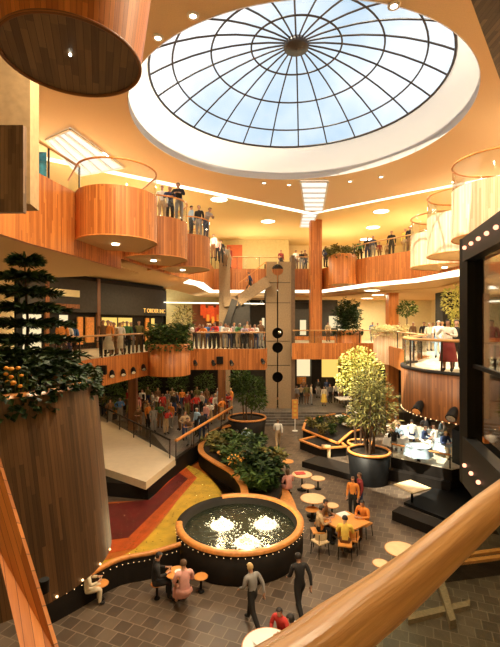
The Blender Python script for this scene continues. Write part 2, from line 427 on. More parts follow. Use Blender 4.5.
# dome
ZG = ZC + 1.5; RG = 5.6; AP = 18.55
hh = AP - ZG; RS = (RG * RG + hh * hh) / (2 * hh); zc = AP - RS
def dome_pt(r, a, dz=0): return (DC[0] + r * math.cos(a), DC[1] + r * math.sin(a), zc + math.sqrt(RS * RS - r * r) + dz)
dome = empty('window_1', (DC[0], DC[1], ZG)); tag(dome, kind='structure')
gp = G(); rr = [.38, 1.1, 1.8, 2.5, 3.2, 4.0, 4.7, 5.2, RG]
gp.grid([[dome_pt(q, 2 * PI * k / 48) for k in range(48)] for q in rr], close=True, smooth=True); mk('pane', gp, 'domeglass', dome)
gf = G()
for k in range(24):
    a = 2 * PI * (k + .5) / 24; gf.tube([dome_pt(q, a, -.04) for q in rr], .034, 6)
for q, th in ((1.75, .036), (3.3, .036), (4.75, .036), (RG, .05)):
    gf.tube([dome_pt(q, 2 * PI * k / 72, -.06) for k in range(72)], th, 6, closed=True)
mk('frame', gf, 'frame', dome)
gh = G(); gh.lathe((DC[0], DC[1], AP - .25), [(.02, 0), (.47, .0), (.50, .12), (.4, .3), (.02, .4)], 32); mk('hub', gh, 'frame', dome)
# luminous skylight leading from dome to column
def panel(name, pts, z, ribs):
    root = empty(name, (sum(p[0] for p in pts) / 4, sum(p[1] for p in pts) / 4, z)); tag(root, kind='structure')
    mk('pane', G().prism(pts, z, z + .04), 'luma', root)
    g = G(); a, b, c, d = pts
    L_ = lambda p, q, t: (p[0] + (q[0] - p[0]) * t, p[1] + (q[1] - p[1]) * t, z - .03)
    for k in range(ribs + 1): g.obox(L_(a, d, k / ribs), L_(b, c, k / ribs), .09, .07)
    g.obox(L_(a, d, 0), L_(a, d, 1), .09, .07); g.obox(L_(b, c, 0), L_(b, c, 1), .09, .07)
    mk('frame', g, 'white', root)
panel('window_2', [(2.75, 22.75), (4.25, 22.75), (5.0, 28.6), (3.75, 28.6)], ZC - .06, 6)
panel('window_3', [(3.9, 30.7), (5.1, 30.7), (5.3, 36), (4.3, 36)], ZB - .06, 5)
panel('window_4', [PZ(46, 138, ZC), PZ(80, 174, ZC), PZ(124, 166, ZC), PZ(70, 127, ZC)][::-1], ZC - .06, 4)
# outer walls
struct('wall_left', G().prism([(XL - .3, YF), (XL, YF), (XL, YB), (XL - .3, YB)], -.3, ZB + .3), 'olive')
struct('wall_right', G().prism([(XR, YF), (XR + .3, YF), (XR + .3, YB), (XR, YB)], -.3, ZB + .3), 'cream')
struct('wall_back', G().prism([(XL, YB), (XR, YB), (XR, YB + .3), (XL, YB + .3)], -.3, ZB + .3), 'cream')
struct('wall_front', G().prism([(XL, YF - .3), (XR, YF - .3), (XR, YF), (XL, YF)], -.3, ZB + .3), 'olive')

# upper gallery: slab + wooden fascia
upL = [(-6.75, 8.2), (-6.45, 12.3), (-6.0, 14.8), (-5.55, 18), (-5.0, 21.5), (-4.5, 24), (-3.0, 28.5), (-3.0, 34.8)]
upB = [(-3.0, 34.8), (5.9, 34.8), (7.2, 31.0), (8.0, 28.9), (10.1, 26)]
upR = [(10.1, 26), (10.6, 22), (10.3, 17.5), (9.6, 13), (9.0, 7.5), (9.0, 4.0)]
edge = upL + upB[1:] + upR[1:]
struct('floor_upper', G().prism([(XL, 8.2)] + inset(upL + upB[1:], .09) + [(XR, 26), (XR, YB), (XL, YB)], UB + .25, UP - .02), 'soffit')
struct('floor_upper_right', G().prism(inset(upR, .09) + [(XR, 4.0), (XR, 25.98)], UB + .25, UP - .02), 'soffit')
struct('trim_4', G().wallstrip(edge[3:], UB, UP + .05, .18), 'wood'); struct('trim_11', G().wallstrip(edge[:4], UB - .45, UP + .05, .18), 'wood')
# lower soffit under the upper gallery with a lit cove behind the fascia
bandp = [(-3.6, 26.7), (-3.0, 28.5)] + upB[:-1] + [(9.9, 26.2), (11.0, 22)]
g = G(); a1 = inset(bandp, .2); a2 = inset(bandp, .75); a3 = inset(bandp, 2.3)
g.grid([[(x, y, UB + .02) for x, y in a1], [(x, y, UB - .2) for x, y in a2]], smooth=False)
g.grid([[(x, y, UB - .15) for x, y in a2], [(x, y, UB + .07) for x, y in a1]], smooth=False)
g2_ = G(); g2_.grid([[(x, y, UB - .2) for x, y in a2], [(x, y, 9.92) for x, y in a3]], smooth=False); struct('trim_12', g2_, 'soffit')
struct('trim_5', g, 'cove')
pl = [(-2.9, 29), (-5.6, 23.5)]
g = G().prism([(PY(163, 33.6), 33.6), (PY(268, 36.0), 36.0), (PY(268, 36.6), 36.8), (PY(163, 34.4), 34.4)], 9.28, 9.34); struct('trim_6', g, 'cove')
struct('ceiling_soffit_left', G().prism([(XL, 8.3)] + inset(edge[:4], .1) + [(-5.5, 20.5), (XL, 24)], UB - .35, UB - .3), 'soffit')
struct('ceiling_lower', G().prism([(-2.5, 36.4), (6.6, 36.4), (9.5, 30.4), (12.0, 27), (12.2, 20), (XR, 20), (XR, YB), (-2.5, YB)], 9.9, 10.05), 'soffit')

# middle gallery
mdL = [(-8.2, 6.5), (-7.2, 13.5), (-6.9, 18.2), (-5.75, 22.6), (-4.9, 24.4), (-3.7, 25.7), (.95, 25.7), (1.1, 26.8)]
mdB = [(3.34, 33.2), (10.9, 33.2), (9.7, 29.5), (8.4, 20)]
TC = (8.65, 15.1); TR = 2.95
tarc = circ(TC, TR, 28, PI * .78, PI * 1.62)
mdR = mdB[-1:] + tarc + [(10.4, 8.5)]
struct('floor_middle_left', G().prism([(XL, 6.5)] + inset(mdL, .08)[:-1] + [(1.0, 26.8), (-2.2, 27.6), (-2.6, 34.9), (-2.6, YB), (XL, YB)], MB_ + .2, MF - .02), 'palefloor')
struct('floor_middle_back', G().prism([(3.35, 33.3), (10.9, 33.3), (XR, 33.3), (XR, YB), (-2.58, YB), (-2.58, 35.6), (3.35, 35.6)], MB_ + .2, MF - .02), 'palefloor')
struct('floor_middle_right', G().prism([(XR, 33.28), (11.0, 33.28)] + inset([(10.9, 33.2), (9.7, 29.5), (8.4, 20)], .09)[1:] + circ(TC, TR - .02, 28, PI * .78, PI * 1.62) + [(10.4, 8.5), (XR, 8.5)], MB_ + .2, MF - .02), 'palefloor')
struct('trim_7', G().wallstrip(mdL, MB_, MF + .04, .16), 'wood')
struct('trim_8', G().wallstrip(mdB, MB_, MF + .04, .16), 'wood')
# camera balcony: floor behind the viewer
struct('floor_camera_side', G().prism([(-8.2, YF), (XR, YF), (XR, 1.0), (2.2, .9), (.9, .55), (-.5, .15), (-8.2, .2)], MB_, MF), 'palefloor')

# ------------------------------------------------------------------ shop walls
# left shops on the middle gallery
sA, sB = (-12.2, 22.0), (-6.9, 34.0)
shop = empty('shopfront', (sA[0], sA[1], MF), 'long dark shopfront behind the left middle gallery with lit windows and gold letters', 'shopfront')
def along(a, b, t): return (a[0] + (b[0] - a[0]) * t, a[1] + (b[1] - a[1]) * t)
def shopquad(t0, t1, z0, z1, d, mat, name, parent=shop, a=sA, b=sB, th=.12):
    p, q = along(a, b, t0), along(a, b, t1); dx, dy = b[0] - a[0], b[1] - a[1]; L_ = math.hypot(dx, dy); nx, ny = dy / L_, -dx / L_
    poly = [(p[0] + nx * d, p[1] + ny * d), (q[0] + nx * d, q[1] + ny * d), (q[0] + nx * (d + th), q[1] + ny * (d + th)), (p[0] + nx * (d + th), p[1] + ny * (d + th))]
    return mk(name, G().prism(poly, z0, z1), mat, parent)
shopquad(0, 1, MF, 10.6, -.3, 'dark', 'back_panel')
shopquad(.0, .42, 8.3, 10.3, 0, 'darkgrey', 'sign_board')
shopquad(.44, 1.0, 8.2, 10.25, 0, 'darkgrey', 'sign_board')
shopquad(.42, .44, MF, 10.5, .02, 'wood_brown', 'mullion')
shopquad(.12, .14, MF, 10.5, .02, 'wood_brown', 'mullion')
for t0, t1, z0, z1, m_ in ((.02, .10, 6.1, 8.1, 'shopcream'), (.2, .24, 6.2, 8.1, 'shopcream'), (.3, .33, 6.3, 8.0, 'cap'), (.35, .40, 6.4, 8.0, 'cap'),
                           (.46, .56, 7.2, 8.0, 'shoplight'), (.58, .68, 7.2, 8.0, 'shoplight'), (.80, .83, 6.2, 8.0, 'cap'), (.86, .88, 6.2, 8.0, 'shoplight')):
    shopquad(t0, t1, z0, z1, .0, m_, 'display_window')
shopquad(.13, .30, 9.2, 9.6, .13, 'cream', 'display_window'); shopquad(.14, .3, 8.5, 8.75, .13, 'wood_brown', 'trim_board')
def text(body, size, loc, rz, mat, parent, name='lettering', ext=.02):
    cu = bpy.data.curves.new(name, 'FONT'); cu.body = body; cu.size = size; cu.extrude = ext; cu.align_x = 'CENTER'
    o = bpy.data.objects.new(name + '_tmp', cu); COL.objects.link(o)
    bpy.context.view_layer.update(); dg = bpy.context.evaluated_depsgraph_get()
    me = bpy.data.meshes.new_from_object(o.evaluated_get(dg)); bpy.data.objects.remove(o)
    me.materials.clear(); me.materials.append(M[mat]); t = bpy.data.objects.new(name, me); COL.objects.link(t)
    t.parent = parent; t.location = Vector(loc) - ORI[parent.name]; t.rotation_euler = (PI / 2, 0, rz); return t
ang = math.atan2(sB[1] - sA[1], sB[0] - sA[0])
pp = along(sA, sB, .86); text('T ORDER INC', .44, (pp[0] + .32, pp[1] - .16, 8.42), ang, 'gold', shop)
struct('wall_left_shops', G().prism([(-14.9, 14), (-12.3, 21.8), (-12.6, 21.9), (-14.98, 14.5)], MF, 10.6), 'cream')
# bright panel wall beyond the left shops
struct('wall_middle_back', G().prism([(-6.9, 34.4), (-2.7, 40), (-2.7, 44.9), (-6.9, 44.9)], MF, 10.6), 'olive')
art = empty('wall_hanging', (-3.4, 35.6, 7.4), 'red and orange flame coloured wall hanging above the crowded middle rail', 'wall hanging')
g = G(); 
for k in range(9):
    x = PY(203 + k * 2.6, 33.8); z = ZY(310 + (k % 3) * 3, 33.8); g.box((x, 33.8 + .02 * k, z), (.42, .06, .9 - .07 * (k % 4)), .0)
mk('red_flames', g, flat('red_felt', (.8, .10, .02), .8), art)
g = G()
for k in range(4): g.box((PY(208 + k * 5, 33.7), 33.70, ZY(318 + 2 * (k % 2), 33.7)), (.22, .05, .55))
mk('orange_flames', g, 'leaf_orange', art); mk('backing', G().box((-3.2, 34.0, 8.2), (3.0, .08, 1.9)), flat('rust_felt', (.16, .05, .02), .9), art)
# shops behind the tower at the middle level
s2 = empty('shopfront', (3, 41, MF), 'dark shopfront at the back of the middle gallery behind the wooden column', 'shopfront')
mk('back_panel', G().prism([(-2.6, 41.0), (8.6, 41.0), (8.6, 41.2), (-2.6, 41.2)], MF, 9.9), 'darkgrey', s2)
for x0, x1, z0, z1, m_ in ((329, 337, 316, 328, 'shopcream'), (338, 345, 320, 334, 'shopcream'), (262, 270, 318, 328, 'shopcream'), (292, 318, 303, 309, 'dark'), (300, 306, 320, 335, 'shopcream')):
    mk('display_window', G().box((PY((x0 + x1) / 2, 40.9), 40.9, (ZY(z0, 40.9) + ZY(z1, 40.9)) / 2), ((x1 - x0) * 40.9 / F, .1, abs(ZY(z0, 40.9) - ZY(z1, 40.9)))), m_, s2)
text('F', 1.1, (PY(268, 40.6), 40.7, ZY(303, 40.8)), 0, 'white', s2)
g = G()
for cx_ in (255, 268): g.tube([(PY(cx_, 40.7) + .62 * math.cos(a_), 40.75, ZY(299, 40.7) + .62 * math.sin(a_)) for a_ in [2 * PI * k / 20 for k in range(20)]], .04, 6, closed=True)
mk('ring_logo', g, 'white', s2)
mk('floor_band', G().prism([(-2.6, 40.6), (8.6, 40.6), (8.6, 40.95), (-2.6, 40.95)], MF, 6.35), 'wood', s2)
# lower back shops
s3 = empty('shopfront', (4, 41, DK), 'dark lower level shopfront behind the steps with two lit windows', 'shopfront')
mk('back_panel', G().prism([(-14, 41.4), (16, 41.4), (16, 41.6), (-14, 41.6)], DK, MB_ + .2), 'darkgrey', s3)
for x0, x1, z0, z1, m_ in ((295, 310, 357, 376, 'shopcream'), (322, 338, 357, 377, 'shoplight'), (297, 306, 377, 384, 'cap'), (276, 288, 362, 380, 'shopcream'), (340, 348, 360, 384, 'cap')):
    f_ = mk('display_window', G().box((PY((x0 + x1) / 2, 41.2), 41.25, (ZY(z0, 41.2) + ZY(z1, 41.2)) / 2), ((x1 - x0) * 41.2 / F, .2, abs(ZY(z0, 41.2) - ZY(z1, 41.2)))), m_, s3)
for x in (292, 316, 346): mk('mullion', G().box((PY(x, 40.9), 40.9, 2.8), (.9, .4, 4.1)), 'dark', s3)
# dark screening wall at back of lower left deck
struct('wall_lower_left', G().prism([(-14.9, 39.2), (-1.5, 39.2), (-1.5, 39.5), (-14.9, 39.5)], DK, MB_ + .2), 'dark')
# right side walls
struct('wall_middle_right', G().prism([(8.6, 41.5), (XR, 41.5), (XR, 41.7), (8.6, 41.7)], MF, 9.95), 'cream')
struct('wall_upper_left', G().prism([(-14.9, 24), (-9.0, 40), (-4.0, 42.0), (-4.0, 42.2), (-14.9, 42.2)], UP, ZB), 'cream')
struct('wall_upper_back', G().prism([(-4.0, 42), (3.9, 42), (3.9, 42.2), (-4.0, 42.2)], UP, ZB), 'olive')
struct('wall_lower_right', G().prism([(12.6, 20.0), (16, 24), (16, 41), (15.7, 41), (15.7, 24.2), (12.4, 20.2)], 0, MB_ + .2), 'dark')
struct('trim_9', G().box((-1.5, 40.5, 13.7), (1.5, .2, 3.0)), flat('rust_panel', (.45, .10, .03), .7))
# near beige pier and dark panel at upper left, beams at upper right
struct('wall_left_pier', G().prism([(-8.4, 8.6), (-5.05, 9.6), (-5.15, 10.2), (-8.4, 10.6)], UB - .05, ZC), flat('brown_plaster', (.42, .28, .14), .9))
o_ = single('hanging_panel', G().prism([(-5.5, 8.2), (-4.45, 8.2), (-4.45, 8.32), (-5.5, 8.32)], ZY(212, 8.2), ZY(125, 8.2)), 'wood_dark', 'dark walnut board panel on the beige pier at the upper left', 'panel')
g = G(); g.prism([(3.05, 4.6), (2.9, 5.6), (4.6, 7.7), (9.0, 8.2), (9.0, 4.6)], UP, UP + .25); struct('trim_10', g, 'wood_dark')

# ================================================================== BALCONY PODS
def rail_glass(root, path, z0, z1, post_every=None, postm='frame', railm='cap', rr_=.035, closed=False):
    mk('handrail', G().tube([(x, y, z1) for x, y in path], rr_, 8), railm, root)
    g = G(); g.grid([[(x, y, z0) for x, y in path], [(x, y, z1 - .05) for x, y in path]], smooth=True); mk('glass_panel', g, 'glass', root)
    if post_every:
        d = 0; last = -9; pts = []
        tot = sum(math.dist(path[k], path[k + 1]) for k in range(len(path) - 1)); nn = max(1, round(tot / post_every)); step = tot / nn; acc = 0; want = 0
        for k in range(len(path) - 1):
            L_ = math.dist(path[k], path[k + 1])
            while want <= acc + L_ + 1e-6:
                t = (want - acc) / L_; pts.append(along(path[k], path[k + 1], min(1, t))); want += step
            acc += L_
        for x, y in pts: mk('post', G().box((x, y, (z0 + z1) / 2), (.05, .05, z1 - z0)), postm, root)
def pod(c, r, back, label, wood_='wood', zb=UB + .1, zt=UP + .05, glass=True, taper=0, under='soffit', light=True, edge_=True):
    """round balcony: half drum with straight flanks running back to the gallery (back = x,y vector)"""
    bl = math.hypot(*back); bx, by = back[0] / bl, back[1] / bl; a = math.atan2(by, bx)
    arc = [(c[0] + r * math.cos(a + PI / 2 + PI * k / 32), c[1] + r * math.sin(a + PI / 2 + PI * k / 32)) for k in range(33)]
    path = [(arc[0][0] + back[0], arc[0][1] + back[1])] + arc + [(arc[-1][0] + back[0], arc[-1][1] + back[1])]
    root = empty('balcony_pod', (c[0], c[1], zb), label, 'balcony')
    g = G(); n = len(path)
    sh = lambda z, s_: [(c[0] + (x - c[0]) * s_, c[1] + (y - c[1]) * s_, z) for x, y in path]
    g.grid([sh(zb, 1), sh(zt, 1 + taper)], smooth=True)
    g.grid([sh(zt, .95 + taper), sh(zb + .1, .95)], smooth=True); g.grid([sh(zt, 1 + taper), sh(zt, .95 + taper)], smooth=False)
    mk('drum', g, wood_, root)
    g = G(); g.face(sh(zb + .02, .99)[::-1], [(p[1], p[0]) for p in sh(zb, .99)[::-1]]); g.face(sh(zb + .12, .99)); mk('underside', g, under, root)
    mk('rim', G().tube(sh(zb, 1.003), .025, 6), 'cap' if under == 'soffit' else 'dark', root)
    if light:
        mk('downlight', G().cyl((c[0] + bx * .3, c[1] + by * .3, zb - .03), .13, .04, 16), 'downlight', root)
    if glass:
        rail_glass(root, [(x, y) for x, y, z in sh(0, .985 + taper)], zt, zt + .88, None)
    return root
pods = [((-4.75, 15.0), 1.38, (-1.0, 1.6), 'nearest curved cedar balcony with glass rail on the left upper gallery, nobody on it', 'wood'),
        ((-4.28, 19.0), 1.42, (-1.0, 1.6), 'curved cedar balcony on the left with three people, middle of the three', 'wood'),
        ((-3.45, 22.4), 1.30, (-1.2, 1.4), 'smallest farthest curved cedar balcony on the left upper gallery', 'wood')]
for c_, r_, b_, l_, w_ in pods: pod(c_, r_, b_, l_, w_)
pods = [((8.35, 14.1), 1.40, (2.2, 0), 'largest sunlit pale curved balcony at the right edge above the black frame', 'wood_sunlit'),
        ((9.05, 17.8), 1.40, (2.2, .3), 'sunlit pale curved balcony on the right, between a larger and a smaller one', 'wood_sunlit'),
        ((9.75, 21.5), 1.40, (2.0, .5), 'smallest farthest curved balcony on the right upper gallery beside the standing people', 'wood_sunlit')]
for c_, r_, b_, l_, w_ in pods: pod(c_, r_, b_, l_, w_)
# near pod overhead, seen from below
NC = (-1.99, 4.68); near = empty('balcony_pod', (NC[0], NC[1], 10.55), 'big round dark plank underside of the balcony overhead at the top left', 'balcony')
g = G(); g.lathe((NC[0], NC[1], 0), [(.74, 10.55), (.775, 10.8), (.83, 11.2), (.88, 11.6), (.92, 12.6)], 64); mk('drum', g, 'wood', near)
g = G(); pts = [(x, y, 10.56) for x, y in circ(NC, .735, 64)][::-1]; g.face(pts, [(x * .94 + y * .34, y * .94 - x * .34) for x, y, z in pts]); un = mk('underside', g, 'wood_dark', near)
mk('rim', G().tube([(x, y, 10.55) for x, y in circ(NC, .735, 64)], .022, 8, closed=True), 'wood_brown', near)
mk('downlight', G().cyl((NC[0] + .02, NC[1] - .1, 10.535), .014, .02, 12), 'downlight', un)
mk('deck', G().disc((NC[0], NC[1], 12.1), 1.0, 48), 'soffit', near)

# ================================================================== BALUSTRADES
def balustrade(path, z, label, railm='rail', pe=1.8, h=1.05, rr_=.045):
    root = empty('balustrade', (path[0][0], path[0][1], z), label, 'balustrade')
    rail_glass(root, path, z, z + h, pe, 'chrome' if False else 'frame', railm, rr_); return root
balustrade(inset(upL[0:3], .05), UP, 'slanting glass balustrade on the left upper gallery before the nearest balcony')
balustrade(inset([(-4.5, 24.2), (-3.0, 28.5), (-3.0, 34.8), (2.6, 34.8)], .06), UP, 'glass balustrade of the upper gallery left of the concrete tower')
balustrade(inset([(3.8, 34.8), (5.9, 34.8), (6.4, 33.2)], .06), UP, 'short upper balustrade between concrete tower and wooden column')
balustrade(inset([(7.5, 30.2), (8.0, 28.9), (10.1, 26), (10.3, 24)], .06), UP, 'upper balustrade with standing people at the right back')
balustrade(inset(mdL[1:4], .05), MF, 'oak topped glass balustrade of the left middle gallery before the dark shops')
balustrade(inset([(-3.3, 25.7), (.95, 25.7)], .05), MF, 'oak topped balustrade crowded with onlookers beside the concrete tower')
balustrade(inset([(3.4, 33.2), (6.9, 33.2)], .05), MF, 'middle gallery balustrade behind the wooden column')
balustrade(inset([(8.7, 33.2), (10.9, 33.2), (10.3, 31.4)], .05), MF, 'middle gallery balustrade left of the pale flower planter')
balustrade(inset([(9.3, 26.5), (8.4, 20)] + tarc[:20], .05), MF, 'curved oak topped balustrade around the round terrace', pe=1.5, rr_=.05)

# blue poster behind the glass at upper left, a small box
single('poster', G().prism([(-6.95, 11.9), (-6.25, 11.9), (-6.25, 11.96), (-6.95, 11.96)], 12.15, 13.0).box((-6.6, 12.0, 11.9), (.05, .05, .5)), flat('blue_poster', (.05, .28, .42), .5, noise=.6, nscale=4), 'blue poster board behind the glass rail at the upper left', 'poster') if False else None
bp_ = empty('poster_stand', (-7.0, 13.4, UP), 'blue poster on a stand behind the glass rail at the upper left', 'poster')
Yp = 13.2; mk('poster', G().prism([(PY(33, Yp), Yp), (PY(46, Yp), Yp), (PY(46, Yp), Yp + .05), (PY(33, Yp), Yp + .05)], ZY(176, Yp), ZY(152, Yp)), flat('blue_poster', (.05, .33, .48), .5, noise=.6, nscale=4), bp_)
mk('leg', G().box((PY(39, Yp), Yp + .08, (UP + ZY(160, Yp)) / 2), (.06, .06, ZY(160, Yp) - UP)), 'black', bp_)

# ================================================================== COLUMNS AND TOWER
def column(name, x, y, wd, z0, z1, label, mat='wood'):
    o = single(name, G().prism([(x - wd / 2, y - wd / 2), (x + wd / 2, y - wd / 2), (x + wd / 2, y + wd / 2), (x - wd / 2, y + wd / 2)], z0, z1), mat, label, 'column', kind='thing'); return o
column('wooden_column', PY(316, 33.9), 34.2, .92, MF, ZB - .01, 'tall square cedar column rising to the ceiling right of the concrete tower')
column('wooden_column', PY(392, 31.6), 31.6, .74, 0, 9.88, 'square cedar column above the pale flower planter on the right')
#column('wooden_column', PY(463, 21), 26.0, .8, MF, 9.9, 'cedar column behind the black frame on the right middle gallery')
column('steel_column', PY(447, 31), 31, 1.2, MF, 9.88, 'dark square column on the right middle gallery beside the yellow leafed tree', 'dark')
column('wooden_column', PY(222, 30), 30, .55, DK, MB_ + .2, 'slim brown column under the middle gallery left of the large plant', 'wood_brown')
column('wooden_column', PY(133, 27), 27, .5, DK, MB_ + .2, 'slim brown column among the crowd on the lower left deck', 'wood_brown')
tw = empty('lift_tower', (PY(278, 34), 34.2, DK), 'brown concrete tower with a slot and round holes, standing by the steps', 'tower')
x0, x1 = PY(266, 33.9), PY(291, 33.9); xc = PY(277.5, 33.9); zt_ = ZY(262, 33.9)
def holed(x0, x1, xc, z0, z1, holes, slot, y, t):
    """front slab made of two halves with a narrow slot and round holes"""
    g = G(); 
    for side in (-1, 1):
        pts = []
        zs = [z1]
        edge_ = []
        edge_.append((xc + side * slot, z1))
        for (hz, hr) in holes:
            for k in range(13):
                a = PI / 2 - PI * k / 12; px, pz = hr * math.cos(a), hr * math.sin(a)
                edge_.append((xc + side * max(slot, px), hz + pz))
        edge_.append((xc + side * slot, z0)); xo = x0 if side < 0 else x1
        for k in range(len(edge_) - 1):
            (ax, az), (bx_, bz) = edge_[k], edge_[k + 1]
            if abs(az - bz) < 1e-6: continue
            for yy in (y, y + t): g.face([(ax, yy, az), (bx_, yy, bz), (xo, yy, bz), (xo, yy, az)])
            g.face([(ax, y, az), (ax, y + t, az), (bx_, y + t, bz), (bx_, y, bz)])
        g.face([(xo, y, z0), (xo, y + t, z0), (xo, y + t, z1), (xo, y, z1)])
        g.face([(xo, y, z1), (xo, y + t, z1), (xc + side * slot, y + t, z1), (xc + side * slot, y, z1)])
    return g
holes = [(ZY(270, 33.9), .46), (ZY(333, 33.9), .44), (ZY(347.5, 33.9), .44), (ZY(377, 33.9), .44)]
mk('front_slab', holed(x0, x1, xc, DK, zt_, holes, .05, 33.7, .25), 'conc', tw)
mk('side_slab', G().box((x0 + .1, 34.5, (DK + zt_) / 2), (.2, 1.1, zt_ - DK)), 'conc', tw)
mk('side_slab', G().box((x1 + .15, 34.4, (DK + zt_ + .5) / 2), (.3, 1.5, zt_ + .5 - DK)), flat('dark_concrete', (.16, .10, .06), .9), tw)
mk('back_slab', G().box((xc, 35.2, (DK + zt_) / 2), (x1 - x0, .2, zt_ - DK)), 'dark', tw)
g = G()
for z_ in (ZY(283, 34), ZY(303, 34), ZY(341, 34), ZY(365, 34)): g.box((xc, 33.69, z_), (x1 - x0, .02, .04))
mk('joint_lines', g, 'dark', tw)
mk('ball_lamp', G().sphere((xc + .15, 33.6, holes[1][0] + .05), .17), 'chrome', tw)
# stairs beside the tower
st = empty('concrete_stair', (PY(224, 33.5), 33.6, MF), 'concrete stair flight climbing from the slender post to the tower', 'staircase')
pxa = PY(224.5, 33.2)
mk('post', G().box((pxa, 33.4, (DK + ZY(250, 33.4)) / 2), (.88, .5, ZY(250, 33.4) - DK)), 'conc', st)
a_ = (PY(224, 33), 33.0, ZY(302, 33)); b_ = (PY(238, 33), 33.0, ZY(301, 33)); c2 = (PY(268, 33), 33.0, ZY(281, 33))
g = G(); g.obox(a_, b_, .3, .75); g.obox(b_, c2, .3, .85); mk('stringer', g, 'conc', st)
g = G()
for k in range(9):
    t = k / 8; g.box((b_[0] + (c2[0] - b_[0]) * t, 33.9, b_[2] + (c2[2] - b_[2]) * t), (.35, 1.4, .12))
g.box(((a_[0] + b_[0]) / 2, 33.9, a_[2]), (1.3, 1.4, .15)); mk('tread', g, 'conc', st)
g = G(); g.obox((PY(235, 33.4), 33.4, ZY(300, 33.4)), (PY(225, 33.4), 33.4, ZY(330, 33.4)), 1.2, .5)
g.prism([(PY(228, 33.2), 33.2), (PY(250, 33.2), 33.2), (PY(247, 33.2), 34.8), (PY(228, 33.2), 34.8)], MF, ZY(304, 33.2)); mk('under_flight', g, 'darkgrey', st)
g = G(); g.tube([(PY(239, 32.9), 32.8, ZY(283, 32.9)), (PY(266, 32.9), 32.8, ZY(262, 32.9))], .04, 6)
for k in range(4):
    t = k / 3; x = PY(239, 32.9) + (PY(266, 32.9) - PY(239, 32.9)) * t; z1_ = ZY(283 - 21 * t, 32.9); g.tube([(x, 32.85, z1_ - 1.1), (x, 32.85, z1_)], .025, 6)
mk('handrail', g, 'cap', st)

# ================================================================== LAMPS
def downlight(x, y, z, r, label, pw, color=(1, .86, .58)):
    root = empty('ceiling_light', (x, y, z), label, 'ceiling light', 'round ceiling lights')
    mk('lens', G().cyl((x, y, z - .03), r, .03, 28), 'downlight', root)
    g = G(); g.lathe((x, y, z - .05), [(r, 0), (r * 1.12, .0), (r * 1.12, .05)], 28); mk('trim_ring', g, 'white', root)
    area((x, y, z - .07), r * 1.8, pw, color)
PW = 260
for (px, py, lab) in ((218, 190, 'round ceiling light nearest the left balconies with people'), (268, 221, 'round ceiling light above the concrete tower'),
                      (219, 199, 'faint small round ceiling light behind the one over the left balconies'),
                      (381, 211, 'nearest of the three round ceiling lights above the right back gallery'),
                      (373, 227, 'middle of the three round ceiling lights above the right back gallery'),
                      (366, 239, 'farthest of the three round ceiling lights above the right back gallery')):
    x, y = PZ(px, py, ZB); downlight(x, y, ZB, .55, lab, PW)
for (px, py, lab) in ((372, 290, 'lowest ceiling light under the upper gallery left of the cedar column'), (378, 294.5, 'second ceiling light under the upper gallery near the cedar column'),
                      (367, 298, 'farthest ceiling light under the upper gallery near the cedar column')):
    x, y = PZ(px, py, 9.9); downlight(x, y, 9.9, .5, lab, 120)
for i, (px, py, nm) in enumerate(((193, 15, 'leftmost, highest'), (158, 37, 'beside the top left edge'), (134, 60, 'nearest the overhead pod'), (394, 5, 'above the top right edge'), (264, 182.6, 'left under the bottom edge'),
                              (289, 184.5, 'beside the skylight strip, left'), (350, 181, 'beside the skylight strip, right'), (381, 176.5, 'at the lower right edge'))):
    x, y = PZ(px, py, ZC); root = empty('spot_light', (x, y, ZC), 'small recessed ceiling spot %s of the dome' % nm, 'ceiling light', 'small spots around the dome')
    mk('lens', G().cyl((x, y, ZC - .03), .09, .03, 14), 'downlight', root); mk('trim_ring', G().lathe((x, y, ZC - .04), [(.09, 0), (.15, 0), (.16, .04)], 14), 'white', root)

# area lights added to brighten ceilings and galleries, no fixtures: upper floor and soffits
for (x, y) in ((-9.5, 20), (-7.5, 27), (-8, 35), (0, 38.5), (8, 38.5), (13.5, 33), (13.5, 24), (13, 15)):
    area((x, y, UP + .15), 2.6, 230, (1, .80, .50), (PI, 0, 0))
for (x, y, p) in ((-9, 15, 170), (-9, 22, 200), (-5.5, 29, 200), (-1, 31, 170), (5, 38, 150), (11, 37, 330), (13, 29, 330), (12, 20, 300), (11, 14, 200)):
    area((x, y, UB - .12 if y < 30 and x < 9 else 9.8), .45, p, (1, .76, .42))
for (x, y, p) in ((-9, 27, 35), (-6, 30, 35), (-3.5, 28, 45), (-6.5, 35, 40), (-2.5, 35.5, 40), (2, 37, 110), (6, 37, 110), (11, 33, 60), (9.5, 25, 60), (-11, 22, 40)):
    area((x, y, MB_ + .14), .35, p, (1, .66, .34))
# fill lights added to brighten court and fascias, under front gallery and ceiling
area((-2.6, 1.4, MB_ - .05), .6, 160, (1, .70, .40)); area((3.6, 1.6, MB_ - .05), .6, 140, (1, .70, .40))
area((-2.6, 9.6, ZC - .1), .6, 900, (1, .80, .52)); area((7.4, 9.0, ZC - .1), .6, 800, (1, .80, .52)); area((-6.3, 19.0, ZC - .1), .6, 300, (1, .80, .52)); area((2.5, 6.5, ZC - .1), .6, 750, (1, .80, .52)); area((-2.5, 24.0, ZC - .1), .5, 420, (1, .80, .52)); area((8.2, 23.6, ZC - .1), .5, 420, (1, .80, .52))

